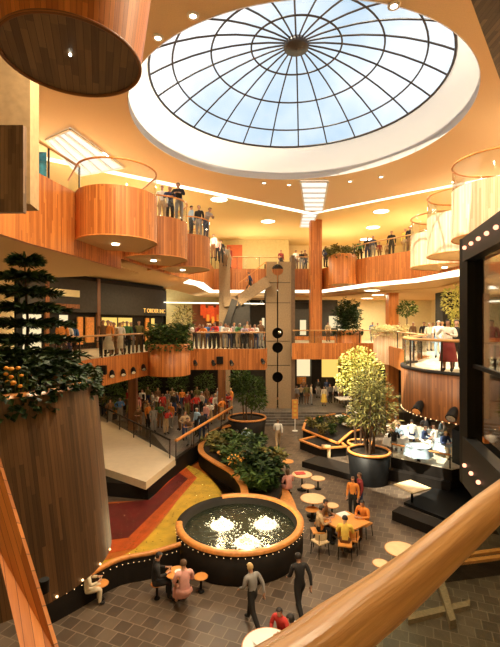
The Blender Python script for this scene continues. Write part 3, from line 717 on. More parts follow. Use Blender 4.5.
# ================================================================== PLANTS
def rnd(a, b): return random.uniform(a, b)
def foliage_ball(g, c, rad, n, l, w, droop=0.0):
    for _ in range(n):
        while True:
            v = Vector((rnd(-1, 1), rnd(-1, 1), rnd(-1, 1)))
            if .25 < v.length <= 1: break
        p = Vector(c) + Vector((v.x * rad[0], v.y * rad[1], v.z * rad[2]))
        d = Vector((v.x, v.y, v.z * .6 + rnd(-.5, .5) - droop)) + Vector((rnd(-.5, .5), rnd(-.5, .5), rnd(-.2, .3)))
        g.leaf(p, d, l * rnd(.7, 1.3), w * rnd(.7, 1.3))
def broad_plant(g, c, h, spread, stems, l, w):
    """arching stems with leaves on both sides"""
    for s in range(stems):
        a = rnd(0, 2 * PI); out_ = spread * rnd(.3, 1); hh_ = h * rnd(.55, 1)
        for k in range(9):
            t = (k + 1) / 9; p = Vector((c[0] + math.cos(a) * out_ * t ** 1.4, c[1] + math.sin(a) * out_ * t ** 1.4, c[2] + hh_ * math.sin(t * 1.9) / .95))
            for sd in (-1, 1):
                b_ang = a + sd * rnd(.6, 1.4); g.leaf(p, (math.cos(b_ang), math.sin(b_ang), rnd(-.3, .6)), l * rnd(.7, 1.2), w * rnd(.8, 1.2))
def pod_planter(c, r, zb, zt, label, leafm_, wood_='wood', h=1.0, n=26, taper=0, extra=None, back=(0, 0), flowers=None):
    root = empty('planter', (c[0], c[1], zb), label, 'planter')
    g = G(); g.lathe((c[0], c[1], 0), [(r, zb), (r * (1 + taper), zt), (r * (.93 + taper), zt), (r * (.93 + taper), zt - .25)], 48)
    dm = mk('drum', g, wood_, root); mk('rim', G().tube([(x, y, zt) for x, y in circ(c, r * (.97 + taper), 40)], .04, 6, closed=True), 'cap', dm)
    mk('underside', G().disc((c[0], c[1], zb + .01), r * .99, 40, False), 'soffit', root)
    mk('soil', G().disc((c[0], c[1], zt - .12), r * (.94 + taper), 32), 'soil', root)
    g = G()
    for _ in range(n):
        a = rnd(0, 2 * PI); q = r * math.sqrt(rnd(0, .9)); broad_plant(g, (c[0] + q * math.cos(a), c[1] + q * math.sin(a), zt - .1), h * rnd(.6, 1.1), .5, 5, .26, .11)
    for _ in range(int(n * 9)):       # trailing over the rim
        a = rnd(0, 2 * PI); g.leaf((c[0] + r * 1.0 * math.cos(a), c[1] + r * 1.0 * math.sin(a), zt + rnd(-.28, .15)), (math.cos(a), math.sin(a), rnd(-1, .3)), .2, .12)
    mk('leaves', g, leafm_, root)
    if flowers:
        g = G(); foliage_ball(g, (c[0], c[1], zt + h * .45), (r, r, h * .35), flowers[1], .1, .09); mk('blossoms', g, flowers[0], root)
    return root
pod_planter((PY(168.5, 23.2), 23.4), 1.18, MB_, 6.45, 'orange cedar planter drum with bushy greenery on the left middle gallery', 'leaf_mid', h=1.15, n=34, flowers=(flat('red_petals', (.7, .03, .04), .6), 22))
pod_planter((PY(347, 34.6), 34.3), 1.08, MB_, 7.0, 'orange planter drum with dark leafy shrub on the back middle gallery', 'leaf_dark', h=2.5, n=40)
pod_planter((PY(346, 29.2), 30.3), 1.0, UB, 12.5, 'round cedar planter with wispy plants on the upper back gallery', 'leaf_olive', h=.8, n=12)
pod_planter((PY(390.5, 29.8), 30.0), 1.12, MB_, 6.95, 'pale sunlit planter drum overflowing with cream blossoms', 'leaf_flower', 'wood_sunlit', h=.55, n=26, flowers=('leaf_flower', 500))

def tree(name, c, z0, zt, trunk_r, crown, leafmat, n, l, w, label, pot=None, cat='tree', trunks=1, droop=0, potmat='dark'):
    root = empty(name, (c[0], c[1], z0), label, cat)
    zb = z0
    if pot:
        pr, ph = pot; g = G(); g.lathe((c[0], c[1], z0), [(pr * .88, 0), (pr, ph), (pr * .9, ph), (pr * .9, ph - .15)], 40); mk('pot', g, potmat, root)
        pt_ = [c_ for c_ in root.children if c_.name.startswith('pot')][0]; mk('rim', G().tube([(x, y, z0 + ph) for x, y in circ(c, pr * .97, 40)], .07, 8, closed=True), 'cap', pt_)
        mk('soil', G().disc((c[0], c[1], z0 + ph - .12), pr * .92, 30), 'soil', root); zb = z0 + ph - .12
    for t in range(trunks):
        a = 2 * PI * t / trunks + .4; q = .0 if trunks == 1 else rnd(.1, .35); x, y = c[0] + q * math.cos(a), c[1] + q * math.sin(a)
        top = (c[0] + (crown[0][0] * .3 + (0 if trunks == 1 else .5 * math.cos(a))), c[1] + (0 if trunks == 1 else .5 * math.sin(a)), zt)
        mk('trunk', G().tube([(x, y, zb), ((x + top[0]) / 2 + rnd(-.08, .08), (y + top[1]) / 2, (zb + zt) / 2), top], trunk_r, 7, radii=[trunk_r, trunk_r * .75, trunk_r * .4]), 'bark', root)
    g = G()
    for (dx, dy, dz, rx, ry, rz, wt) in crown: foliage_ball(g, (c[0] + dx, c[1] + dy, zt + dz), (rx, ry, rz), int(n * wt), l, w, droop)
    mk('leaves', g, leafmat, root); return root
# large sunlit tree in black pot
Xp, Yp = PY(369, 20.2), 20.2
t_ = tree('potted_tree', (Xp, Yp), 0, 3.9, .06, [(-.05, 0, .6, .75, .7, .9, .3), (.25, 0, .0, 1.05, .9, .9, .36), (.35, 0, -.9, .95, .8, .6, .2), (-.4, 0, -.7, .6, .6, .6, .14)], 'leaf_olive', 2100, .36, .05, 'large spiky olive green tree in a round black pot with orange rim', pot=(1.0, 1.45), trunks=6, potmat='black')
Xq, Yq = PY(360, 24.2), 24.2
tree('sunlit_tree', (Xq, Yq), 0, 4.7, .07, [(-.1, 0, .6, 1.15, 1.0, .95, .4), (.35, 0, .0, 1.15, 1.0, 1.0, .35), (-.6, 0, -.5, .8, .8, .7, .25)], 'leaf_yellow', 2200, .15, .12, 'bright yellow green bushy tree behind the spiky potted tree', pot=(.7, .7), trunks=3)
# big plant in pot beside the steps
x, y = PY(247, 28), 28.3
tree('potted_tree', (x, y), 0, 2.9, .06, [(.2, 0, .2, 1.0, .8, 1.0, .5), (-.4, 0, .9, .7, .7, .7, .3), (.7, 0, -.5, .6, .6, .6, .2)], 'leaf_mid', 1500, .3, .1, 'tall leafy plant in a round black pot with orange rim left of the steps', pot=(1.3, 1.25), trunks=3)
# middle gallery trees
x = PY(407, 31); tree('potted_tree', (x, 31), MF, ZY(309, 31), .05, [(0, 0, 0, .72, .7, .55, 1)], 'leaf_mid', 520, .2, .1, 'small round headed tree standing behind the cream blossoms', pot=(.35, .45))
x = PY(459, 24); tree('potted_tree', (x, 24), MF, ZY(305, 24), .05, [(-.2, 0, .2, .7, .7, .95, .7), (-.1, 0, -.8, .5, .5, .6, .3)], 'leaf_yellow', 620, .2, .11, 'yellow green leafy tree beside the black frame on the right', pot=(.35, .45))
x = PY(180, 29); tree('potted_plant', (x, 30.2), MF, 7.9, .05, [(0, 0, 0, .8, .7, .9, 1)], 'leaf_olive', 300, .3, .1, 'tall olive plant behind the orange planter drum near the onlookers', pot=(.4, .5))
x = PY(262, 35.4); 
# near left planter with ivy, flowers and conifer
NP = (-2.95, 4.45)
root = empty('planter', (NP[0], NP[1], 5.15), 'huge brown board planter drum in the left foreground with lights along its lower edge', 'planter')
n_ = 64; rows = []
for (z, r_, ox) in ((5.15, 1.02, .33), (5.16, 1.12, .33), (6.95, 1.22, .02), (6.98, 1.18, .02), (6.98, 1.10, .02), (6.75, 1.10, .02)):
    rows.append([(NP[0] + ox + r_ * math.cos(2 * PI * k / n_), NP[1] - ox * .3 + r_ * math.sin(2 * PI * k / n_), z) for k in range(n_)])
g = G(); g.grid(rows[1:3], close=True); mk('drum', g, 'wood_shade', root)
g = G(); g.grid(rows[2:6], close=True); mk('rim', g, 'cap', root)
g = G(); g.face(rows[1][::-1]); mk('underside', g, 'dark', root)
mk('soil', G().disc((NP[0], NP[1], 6.85), 1.15, 32), 'soil', root)
for k in range(26):
    a = 2 * PI * k / 26 + .1
    if math.sin(a) > .25: continue
    mk('bulb', G().sphere((NP[0] + .33 + 1.13 * math.cos(a), NP[1] - .1 + 1.13 * math.sin(a), 5.19), .011, 8, 5), 'bulb', root)
ivy = empty('ivy', (NP[0], NP[1], 6.86), 'dark trailing ivy spilling over the rim of the large foreground planter', 'ivy')
g = G()
for _ in range(2300):
    a = rnd(0, 2 * PI); q = 1.15 * math.sqrt(rnd(0, 1)); hz = .30 * (1 - (q / 1.3) ** 2) + rnd(-.02, .16)
    p = (NP[0] + q * math.cos(a), NP[1] + q * math.sin(a), 6.88 + max(0, hz)); g.leaf(p, (math.cos(a) + rnd(-.8, .8), math.sin(a) + rnd(-.8, .8), rnd(-.5, .6)), .085, .06)
for _ in range(650):
    a = rnd(-PI * .75, PI * .45); p = (NP[0] + (1.21 + rnd(0, .05)) * math.cos(a), NP[1] + (1.21 + rnd(0, .05)) * math.sin(a), 7.0 + rnd(-.20 if math.sin(a * 7) > -.1 else -.05, .08)); g.leaf(p, (math.cos(a), math.sin(a), rnd(-1, .3)), .08, .06)
mk('leaves', g, 'leaf_dark', ivy)
g = G()
for _ in range(14): broad_plant(g, (NP[0] + rnd(-.1, 1.0), NP[1] + rnd(-.8, .7), 6.9), .42, .3, 4, .11, .05)
mk('sprays', g, 'leaf_dark', ivy)
fl = empty('marigolds', (-2.3, 3.75, 6.95), 'cluster of orange flowers in the foreground planter at the left edge', 'flowers')
g = G()
for k in range(9):
    px, py = 6 + (k % 3) * 7 + rnd(-2, 2), 368 + (k // 3) * 8; Y = 3.72; 
    mk('flower_head', G().sphere((PY(px, Y), Y, ZY(py, Y) + rnd(-.02, .02)), rnd(.02, .032), 8, 5, .7), 'leaf_orange', fl)
g = G()
for k in range(6): g.tube([(PY(6 + k * 4, 3.75), 3.77, 6.95), (PY(6 + k * 4, 3.75), 3.76, 7.16)], .006, 5)
mk('stems', g, 'leaf_mid', fl)
# Norfolk pine
cx_, cy_ = PY(26, 4.7), 4.7
pine = empty('conifer', (cx_, cy_, 6.87), 'dark tiered conifer growing in the large foreground planter', 'tree')
g = G(); g.tube([(cx_, cy_, 6.87), (cx_ + .02, cy_, 7.6), (cx_ - .02, cy_, ZY(256, 4.7))], .02, 7, radii=[.022, .016, .006]); mk('trunk', g, 'bark', pine)
g = G()
for tier in range(8):
    t = tier / 7; z = 7.05 + t * (ZY(262, 4.7) - 7.05); R_ = .56 * (1 - t) ** .8 + .14
    for b in range(8):
        a = 2 * PI * b / 8 + tier * .5; nseg = 28
        for k in range(nseg):
            s = (k + 1) / nseg; p = (cx_ + R_ * s * math.cos(a), cy_ + R_ * s * math.sin(a), z + .10 * s - .12 * s * s)
            for sd in (-1, 0, 1):
                aa = a + sd * .9; g.leaf(p, (math.cos(aa), math.sin(aa), .3 * (sd == 0) + rnd(-.45, .5)), .15 * (1.15 - s * .5), .03)
mk('needles', g, 'leaf_dark', pine)
g = G()
for tier in range(8):
    t = tier / 7; z = 7.05 + t * (ZY(262, 4.7) - 7.05); R_ = .56 * (1 - t) ** .8 + .14
    for b in range(8):
        a = 2 * PI * b / 8 + tier * .5; g.tube([(cx_, cy_, z), (cx_ + R_ * .5 * math.cos(a), cy_ + R_ * .5 * math.sin(a), z + .02), (cx_ + R_ * math.cos(a), cy_ + R_ * math.sin(a), z - .02)], .006, 4)
mk('branches', g, 'bark', pine)
# slanted cedar cladding strip of the near parapet, bottom left
g = G(); q = [(PY(-4, 3.3), 3.3, ZY(455, 3.3)), (PY(57, 2.6), 2.6, ZY(655, 2.6)), (PY(22, 2.45), 2.45, ZY(655, 2.45)), (PY(-4, 2.95), 2.95, ZY(545, 2.95))]
ctr = sum((Vector(p) for p in q), Vector()) / 4; nrm = (Vector(q[1]) - Vector(q[0])).cross(Vector(q[3]) - Vector(q[0])).normalized() * .06
q2 = [tuple(Vector(p) - nrm * (1 if nrm.y > 0 else -1) * -1) for p in q]
Ls = [(0, 0), (0, 2.2), (.25, 2.2), (.45, .4)]
Ls = [(b * 1, a * 1) for a, b in [(0, 0), (2.2, 0), (2.2, .22), (.4, .30)]]
g.face(q, Ls); g.face(q2[::-1], Ls[::-1])
for k in range(4): g.face([q[k], q[(k + 1) % 4], q2[(k + 1) % 4], q2[k]])
par = empty('parapet', (ctr.x, ctr.y, ctr.z), 'slanting orange cedar parapet strip at the bottom left corner', 'parapet')
mk('cladding', g, 'wood', par)
mk('spotlight', G().cyl((PY(44, 3.0), 3.0, ZY(592, 3.0)), .035, .09, 12).tube([(PY(44, 3.0), 3.0, ZY(590, 3.0)), (PY(36, 2.95), 2.95, ZY(588, 2.95))], .012, 6), 'black', par)

# ================================================================== POOL, FOUNTAIN, BEDS
FC = (-.34, 14.15); FR = 2.12
zp = .10
def P3(px, py, z): x, y = PZ(px, py, z); return (x, y)
poolpoly = [P3(40, 592, zp), P3(70, 578, zp), P3(117, 566, zp), P3(150, 560, zp), P3(188, 549, zp), P3(230, 520, zp), P3(246, 500, zp), P3(232, 482, zp), P3(204, 468, zp), P3(197, 455, zp), P3(240, 428, zp), P3(150, 500, zp), P3(60, 505, zp)]
root = empty('reflecting_pool', (-4, 15, 0), 'shallow pool with yellow, orange and dark red bottom beside the round fountain', 'pool')
mk('basin_floor', G().prism(poolpoly, 0.002, zp), 'orange', root)
def patch(pts, z, m_, name):
    pts = smooth_path([P3(a, b, zp) for a, b in pts] + [P3(*pts[0], zp)], 6)[:-1] if name == 'yellow_field' else [P3(a, b, zp) for a, b in pts]
    mk(name, G().prism(pts, zp, z), m_, root)
patch([(40, 592), (80, 577), (117, 566), (150, 559), (186, 551), (207, 520), (221, 500), (219, 489), (205, 474), (187, 465), (180, 470), (190, 480), (135, 549), (60, 563)], zp + .006, 'yellow', 'yellow_field')
patch([(60, 563), (116, 552), (136, 548), (197, 478), (184, 466), (150, 500), (60, 509)], zp + .012, 'orange2', 'orange_band')
patch([(60, 548), (113, 540), (128, 538), (188, 479), (179, 473), (150, 500), (60, 509)], zp + .018, 'red', 'red_field')
mk('water', G().prism([(x, y) for x, y in poolpoly], zp + .05, zp + .12), 'poolwater', root)
g = G()
for _ in range(260):
    px, py = rnd(120, 236), rnd(462, 556)
    if py < 470 + abs(px - 200) * .5 or (px > 200 and py > 540 - (px - 200)): continue
    x, y = P3(px, py, zp); g.cyl((x, y, zp + .019), .022, .006, 6)
tag(mk('coins', g, 'coin', root), kind='stuff')
nr = smooth_path([P3(30, 606, .72), P3(75, 584, .72), P3(117, 562, .72), P3(150, 555, .72), P3(180, 546, .72)], 6)
mk('wall', G().wallstrip(nr, 0, .72, .14), 'dark', root)
mk('rim', G().tube([(x, y + .06, .75) for x, y in nr], .075, 8), 'cap', root)
for k in range(0, len(nr) - 1):
    x, y = nr[k]; mk('bulb', G().sphere((x, y - .03, .60), .009, 6, 4), 'bulb', root)
# fountain
fo = empty('fountain', (FC[0], FC[1], 0), 'round black fountain basin with orange rim and three glowing water jets', 'fountain')
g = G(); g.lathe((FC[0], FC[1], 0), [(FR - .04, 0), (FR, .1), (FR, .92), (FR - .24, .92), (FR - .24, .35)], 72); g.disc((FC[0], FC[1], .35), FR - .2, 48); mk('basin', g, 'dark', fo)
def arcrim(a0, a1): return [(x, y, .95) for x, y in circ(FC, FR - .12, 60, a0, a1)]
g = G(); prof = []
for k in range(61):
    pass
def bandrim(a0, a1, r0, r1, z, h, seg=64):
    g = G(); g.lathe((FC[0], FC[1], z), [(r0, 0), (r0, h), (r0 + .04, h + .03), (r1 - .04, h + .03), (r1, h), (r1, 0)], seg, a0, a1); return g
mk('rim', bandrim(-PI * .97, PI * .62, FR - .19, FR + .03, .90, .08), 'cap', fo)
mk('rim', bandrim(PI * .62, PI * 1.03, FR - .2, FR + .02, .86, .05), 'dark', fo)
for k in range(64):
    a = 2 * PI * k / 64
    if math.sin(a) < .35 or math.cos(a) > .1: mk('bulb', G().sphere((FC[0] + (FR + .03) * math.cos(a), FC[1] + (FR + .03) * math.sin(a), .84), .009, 6, 4), 'bulb', fo)
mk('water', G().disc((FC[0], FC[1], .70), FR - .25, 64), 'water', fo)
for (px, py) in ((222, 525), (266, 524), (247, 542)):
    x, y = PZ(px, py, .72)
    g = G()
    for _ in range(420):
        a = rnd(0, 2 * PI); q = abs(random.gauss(0, .29)); q = min(q, .7); z = .70 + max(0, .30 * (1 - q / .4)) * rnd(.2, 1)
        g.sphere((x + q * math.cos(a), y + q * math.sin(a), z), rnd(.010, .034), 5, 3)
    g.lathe((x, y, .69), [(.42, .0), (.34, .04), (.2, .08), (.08, .12), (.001, .13)], 16)
    j = mk('water_jet', g, 'foam', fo); tag(j)
    gl = G(); gl.lathe((x, y, .715), [(.22, 0), (.24, .02), (.18, .035), (.12, .04)], 16); mk('lamp_ring', gl, 'lampwater', fo)
    point((x, y, 1.3), 60, (1, .82, .45), .08)
# curving planted bed between pool and court
bed_l = smooth_path([P3(241, 424, .8), P3(218, 430, .8), P3(205, 441, .8), P3(203, 452, .8), P3(214, 461, .8), P3(233, 472, .8), P3(244, 484, .8), P3(247, 494, .8), P3(247, 499, .8)], 6)
bed_r = [P3(262, 503, .8), P3(276, 500, .8), P3(282, 486, .8), P3(278, 468, .8), P3(268, 452, .8), P3(256, 436, .8)]
bed = empty('planting_bed', (0, 20, 0), 'curving black walled bed with orange cap, full of leafy plants behind the fountain', 'planting bed')
mk('wall', G().wallstrip(bed_l, 0, .8, -.2), 'dark', bed)
def caprun(path, z, wd, h=.07):
    g = G(); o1 = inset(path, -wd * .2); o2 = inset(path, wd * .8) 
    g.grid([[(x, y, z) for x, y in o1], [(x, y, z + h) for x, y in o1], [(x, y, z + h) for x, y in o2], [(x, y, z) for x, y in o2], [(x, y, z) for x, y in o1]], smooth=False); return g
mk('cap', caprun([(x, y) for x, y in bed_l][::-1], .8, .30), 'cap', bed)
mk('wall', G().wallstrip(bed_r, 0, .75, .15), 'dark', bed)
mk('soil', G().prism(bed_l[4:] + bed_r, .3, .62), 'soil', bed)
bcs = [(222, 445), (232, 450), (240, 458), (228, 463), (250, 470), (256, 466), (240, 474), (258, 482), (270, 478), (262, 492), (252, 488), (272, 490), (216, 452), (240, 445), (262, 476), (255, 450)]
for i, (px, py) in enumerate(bcs):
    x, y = PZ(px, py, .65); big = i in (5, 8, 7, 14, 11)
    rt = empty('leafy_shrub', (x, y, .6), ('dark broad leaved shrub' if big else 'low green leafy plant') + ' in the curving bed, %s counting away from the fountain' % (ORD + ['fifteenth', 'sixteenth'])[sorted(bcs, key=lambda q: -q[1] + q[0] * .01).index((px, py))], 'shrub', 'plants in the curving bed')
    g = G(); broad_plant(g, (x, y, .6), 1.45 if big else .85, .7, 14 if big else 11, .36, .16); mk('leaves', g, 'leaf_dark' if big and i % 2 else 'leaf_olive' if i % 4 == 0 else 'leaf_mid', rt)
for i, (px, py, l_) in enumerate(((236, 463, 'yellow flowers blooming among the bed plants'),)):
    x, y = PZ(px, py, 1.2); g = G(); foliage_ball(g, (x, y, 1.35), (.35, .3, .2), 60, .12, .09)
    g.tube([(x, y, .6), (x, y, 1.3)], .02, 5); single('flower_cluster', g, 'leaf_orange', l_, 'flowers')
# deck edge wall along the pool, with stair flank slab
e1 = [P3(150, 499, 0), P3(240, 426, 0)]
slabp = [P3(98, 466, .95), P3(146, 482, .95), P3(176, 458, .95), P3(97, 414, .95), P3(85, 417, .95)]
ra = empty('ramp_flank', (-6, 20, 0), 'broad smooth beige sloping flank with dark underside beside the coloured pool', 'ramp')
mk('top', G().prism(slabp + [P3(80, 458, .95)], .62, .95), 'beige', ra)
mk('base', G().prism([P3(84, 494, 0), P3(148, 500, 0), P3(178, 476, 0), P3(150, 458, 0), P3(90, 445, 0)], 0.0, .61), 'dark', ra)
struct('baseboard_left', G().wallstrip([P3(172, 480, .02), P3(242, 425, .02)], 0, DK + .12, .22), 'dark')
# glass rail on the beige slab and stair handrail
b1 = [P3(95, 416, .98), P3(168, 458, .98), P3(180, 450, .98)]
root = empty('balustrade', (b1[0][0], b1[0][1], .95), 'dark railed glass balustrade along the top of the beige flank', 'balustrade')
rail_glass(root, inset(b1[:2], .1), .95, 1.85, 2.2, 'frame', 'dark', .05)
b2 = [(PZ(176, 460, .9)), PZ(232, 421, .9)]
root = empty('balustrade', (b2[0][0], b2[0][1], DK), 'orange handrail and glass where onlookers lean above the deck edge', 'balustrade')
rail_glass(root, b2, DK + .12, DK + 1.1, 2.0, 'frame', 'cap', .08)

# ================================================================== RIGHT HAND COURT
def lowbox(poly, z0, z1, label, cap=None, mat='dark', cat='ledge', name='low_wall'):  # low black court walls, with a few steps, curbs and a ramp
    root = empty(name, (poly[0][0], poly[0][1], z0), label, cat)
    mk('body', G().prism(poly, z0, z1), mat, root)
    if cap:
        area_ = sum(poly[k][0] * poly[(k + 1) % len(poly)][1] - poly[(k + 1) % len(poly)][0] * poly[k][1] for k in range(len(poly)))
        g = G(); n = len(poly)
        for k in range(n): g.obox((*poly[k], z1 + .04), (*poly[(k + 1) % n], z1 + .04), .16, .08)
        mk('cap', g, cap, root)
    return root
lb = lowbox([P3(303, 430, .6), P3(306, 421, .6), P3(340, 413, .6), P3(372, 428, .6), P3(352, 432, .6), P3(338, 444, .6)], 0, .6, 'angular black planter with orange edging in front of the steps', 'cap', name='planter_box', cat='planter')
for i, (px, py) in enumerate(((312, 428), (320, 424), (330, 426), (342, 424), (322, 434), (334, 434), (350, 427))):
    x, y = PZ(px, py, .6); rt = empty('leafy_shrub', (x, y, .6), 'small pale green plant in the angular planter by the steps, %s from the left' % ORD[sorted([312, 320, 330, 342, 322, 334, 350]).index(px)], 'shrub', 'plants in the angular planter')
    g = G(); broad_plant(g, (x, y, .58), .6, .45, 8, .3, .1); mk('leaves', g, 'leaf_mid' if i % 2 else 'leaf_olive', rt)
lowbox([P3(300, 449, .0), P3(330, 441, .0), P3(346, 456, .0), P3(322, 458, 0)], 0, .5, 'small wedge shaped black wall with orange board before the angular planter', 'cap')
single('notice_board', G().box((*PZ(326, 452, .3), .35), (.5, .06, .7), -.3), 'tabletop', 'pale board leaning on the wedge shaped black wall', 'board')
lowbox([P3(302, 467, 0), P3(318, 461, 0), P3(352, 470, 0), P3(352, 481, 0)], 0, .3, 'black wedge step on the court floor left of the big pot')
lowbox([P3(352, 492, 0), P3(352, 465, 0), P3(392, 455, 0), P3(396, 478, 0)], 0, .35, 'black plinth under the big sunlit tree pot') if False else None
# sunlit café platform
cafe = [P3(391, 457, 1.0), P3(452, 470, 1.0), (11.0, 19.6), (11.2, 26.5), P3(386, 424, 1.0)]
cf = lowbox(cafe, 0, 1.0, 'black raised platform carrying the sunlit seating area on the right', None, 'dark', 'platform', 'platform')
mk('floor_finish', G().prism([(x, y) for x, y in cafe], 1.0, 1.03), 'palefloor', cf)
rp = [PZ(372, 444, 1.85), PZ(388, 449, 1.85), PZ(452, 463, 1.85)]
rp = [P3(392, 456.5, 1.03), P3(450, 468.5, 1.03)]
root = empty('balustrade', (rp[0][0], rp[0][1], 1.03), 'low orange handrail in front of the sunlit seating area', 'balustrade')
rail_glass(root, rp, 1.03, 1.65, 1.4, 'frame', 'cap', .045)
lowbox([P3(388, 470, .5), P3(398, 463, .5), P3(452, 473, .5), P3(450, 483, .5)], 0, .5, 'lower black ledge in front of the sunlit platform')
lowbox([P3(392, 511, .35), P3(400, 506, .35), P3(448, 522, .35), P3(445, 531, .35)], 0, .35, 'long low black curb on the court floor near the handrail')
lowbox([P3(404, 505, 0), P3(452, 482, 0), P3(520, 486, 0), P3(520, 540, 0), P3(452, 524, 0)], 0, .12, 'dark sunken ramp surface at the right of the court', mat='black')
lowbox([P3(452, 484, .0), P3(462, 474, 0), P3(525, 502, 0), P3(525, 520, 0)], 0, 2.6, 'tall black screen wall below the black frame on the right', mat='black', cat='wall panel')
# pieces seen through the glass below the handrail
lowbox([P3(440, 560, .5), P3(520, 549, .5), P3(520, 556, .5), P3(442, 566, .5)], 0, .5, 'low wall with orange cap seen through the glass at the right edge', 'cap')
lowbox([P3(436, 584, .0), P3(442, 580, 0), P3(456, 628, 0), P3(450, 630, 0)], 0, .22, 'slim pale curb seen through the glass under the handrail', mat='conc', cat='curb', name='curb')
lowbox([P3(408, 618, .0), P3(470, 604, 0), P3(470, 610, 0), P3(408, 625, 0)], 0, .12, 'short pale curb crossing behind the glass at bottom right', mat='conc', cat='curb', name='curb')
# round terrace: wooden drum
te = empty('terrace_drum', (TC[0], TC[1], 4.45), 'round brown cedar terrace drum on the right with bulbs along its lower edge', 'terrace')
g = G(); g.lathe((TC[0], TC[1], 0), [(TR + .04, 4.45), (TR + .06, 5.98), (TR - .1, 5.98)], 72, PI * .70, PI * 1.70); mk('drum', g, 'wood_brown', te)
g = G(); g.disc((TC[0], TC[1], 4.47), TR + .02, 60, False); mk('underside', g, 'soffit', te)
g = G(); g.lathe((TC[0], TC[1], 5.97), [(TR + .08, 0), (TR + .08, .08), (TR - .12, .08), (TR - .12, .0)], 72, PI * .70, PI * 1.70); mk('curb', g, 'dark', te)
for k in range(34):
    a = PI * .85 + PI * .75 * k / 33; mk('bulb', G().sphere((TC[0] + (TR + .05) * math.cos(a), TC[1] + (TR + .05) * math.sin(a), 4.45), .017, 6, 4), 'bulb', te)
# black frame
bf = empty('black_frame', (3.0, 5.5, 5.3), 'black steel portal frame studded with round bulbs at the right edge', 'frame')
mk('post', G().box((PY(472, 6.0), 6.0, (5.3 + ZY(238, 6)) / 2), (.25, .22, ZY(238, 6) - 5.3)), 'black', bf)
pA = (PY(472, 6.0), 6.0); dirn = Vector((PY(500, 4.66) - PY(466, 6.0) , 4.66 - 6.0)); pB = (pA[0] + dirn.x * 2.2, pA[1] + dirn.y * 2.2)
zt1 = ZY(238, 6)
def beam(z0, z1): 
    return G().obox((pA[0] - .05, pA[1], (z0 + z1) / 2), (pB[0] - .05, pB[1], (z0 + z1) / 2), .16, z1 - z0)
mk('top_beam', beam(zt1 - .34, zt1), 'black', bf); mk('lower_beam', beam(5.3, 5.98), 'black', bf)
mk('glass_panel', G().obox((pA[0] + .02, pA[1], 7.3), (pB[0] + .02, pB[1], 7.3), .02, 2.4), 'glass', bf)
mk('mid_rail', G().obox((pA[0], pA[1], 7.0), (pB[0], pB[1], 7.0), .05, .05), 'black', bf)
for k in range(9):
    t = .05 + k * .105
    x = pA[0] - .16 + (pB[0] - pA[0]) * t; y = pA[1] - .02 + (pB[1] - pA[1]) * t
    mk('bulb', G().sphere((x, y, zt1 - .17), .028, 10, 6), 'pinkbulb', bf); mk('bulb', G().sphere((x, y, 5.62), .028, 10, 6), 'pinkbulb', bf)
# small wall of wood right of frame
mk('inner_post', G().box((PY(486, 5.6), 5.6, 7.0), (.06, .06, 2.0)), 'wood', bf, label='cedar inner post')
# near handrail of the viewer's balcony
hp = smooth_path([(-.30, .50, 7.0), (-.08, .62, 7.0), (.09, .735, 7.0), (.20, .83, 7.0), (.345, .955, 7.0), (.545, 1.14, 7.0), (.86, 1.43, 7.0), (1.5, 1.98, 7.0), (2.3, 2.5, 7.0)], 8)
hr = empty('balustrade', (.4, 1.0, 6.0), 'thick rounded oak handrail sweeping across the bottom right foreground', 'balustrade')
mk('handrail', G().tube(hp, .05, 20), 'rail', hr)
mk('ledge', G().tube([(x - .042 + .025 * max(0, min(1, (x - .2) / .5)), y + .045 - .02 * max(0, min(1, (x - .2) / .5)), 6.985) for x, y, z in hp], .026, 12), 'rail', hr)
g = G(); pth = [(x, y) for x, y, z in hp]; g.grid([[(x, y, 5.98) for x, y in pth], [(x, y, 6.95) for x, y in pth]], smooth=True); mk('glass_panel', g, 'dimglass', hr)
for t in (0, 62): mk('post', G().cyl((hp[t][0], hp[t][1], 5.9), .02, 1.06, 12), 'frame', hr)
g = G(); g.tube([(x * 1.02 + .06, y - .05, 6.02) for x, y, z in hp], .06, 8); mk('floor_channel', g, 'black', hr)

# ================================================================== SPOTLIGHTS
def spotlight(x, y, z, label, d=(.25, -.6, -.55), s=1.0):
    root = empty('spotlight', (x, y, z), label, 'spotlight', 'black spotlights on the fascias')
    mk('bracket', G().tube([(x, y + .12 * s, z + .02), (x, y, z + .02)], .02 * s, 6), 'black', root)
    d = Vector(d).normalized(); p = Vector((x, y, z)); g = G()
    g.tube([p - d * .14 * s, p - d * .05 * s, p + d * .02 * s, p + d * .22 * s], .1, 14, radii=[.05 * s, .1 * s, .11 * s, .13 * s]); hs = mk('housing', g, 'black', root)
    g = G(); g.tube([p + d * .222 * s, p + d * .232 * s], .1, 14, radii=[.105 * s, .105 * s]); mk('lens', g, 'chrome', hs)
def on_edge(px, path, z):
    """point on the fascia polyline seen at picture column px"""
    k_ = (px - 250) / F
    for a, b in zip(path, path[1:]):
        fa, fb = a[0] - k_ * a[1], b[0] - k_ * b[1]
        if fa * fb <= 0 and fa != fb:
            t = fa / (fa - fb); return along(a, b, t)
    return None
for i, (px, dz, l) in enumerate(((113, .55, 'leftmost on the left middle fascia'), (124, .5, 'second on the left middle fascia'), (134, .5, 'third on the left middle fascia'), (144, .55, 'beside the orange planter drum'),
                                (195, .5, 'leftmost on the fascia below the onlookers'), (213, .5, 'middle of the fascia below the onlookers'), (231, .5, 'right of the black box below the onlookers'), (262, .6, 'at the end of the fascia by the tower'))):
    p = on_edge(px, mdL, 0)
    if p: spotlight(p[0] + .02, p[1] - .2, MB_ + dz, 'black spotlight ' + l)
p = on_edge(220, mdL, 0); single('speaker_box', G().box((p[0], p[1] - .12, 5.35), (.4, .22, .45)), 'black', 'small black box mounted on the fascia below the onlookers', 'speaker')
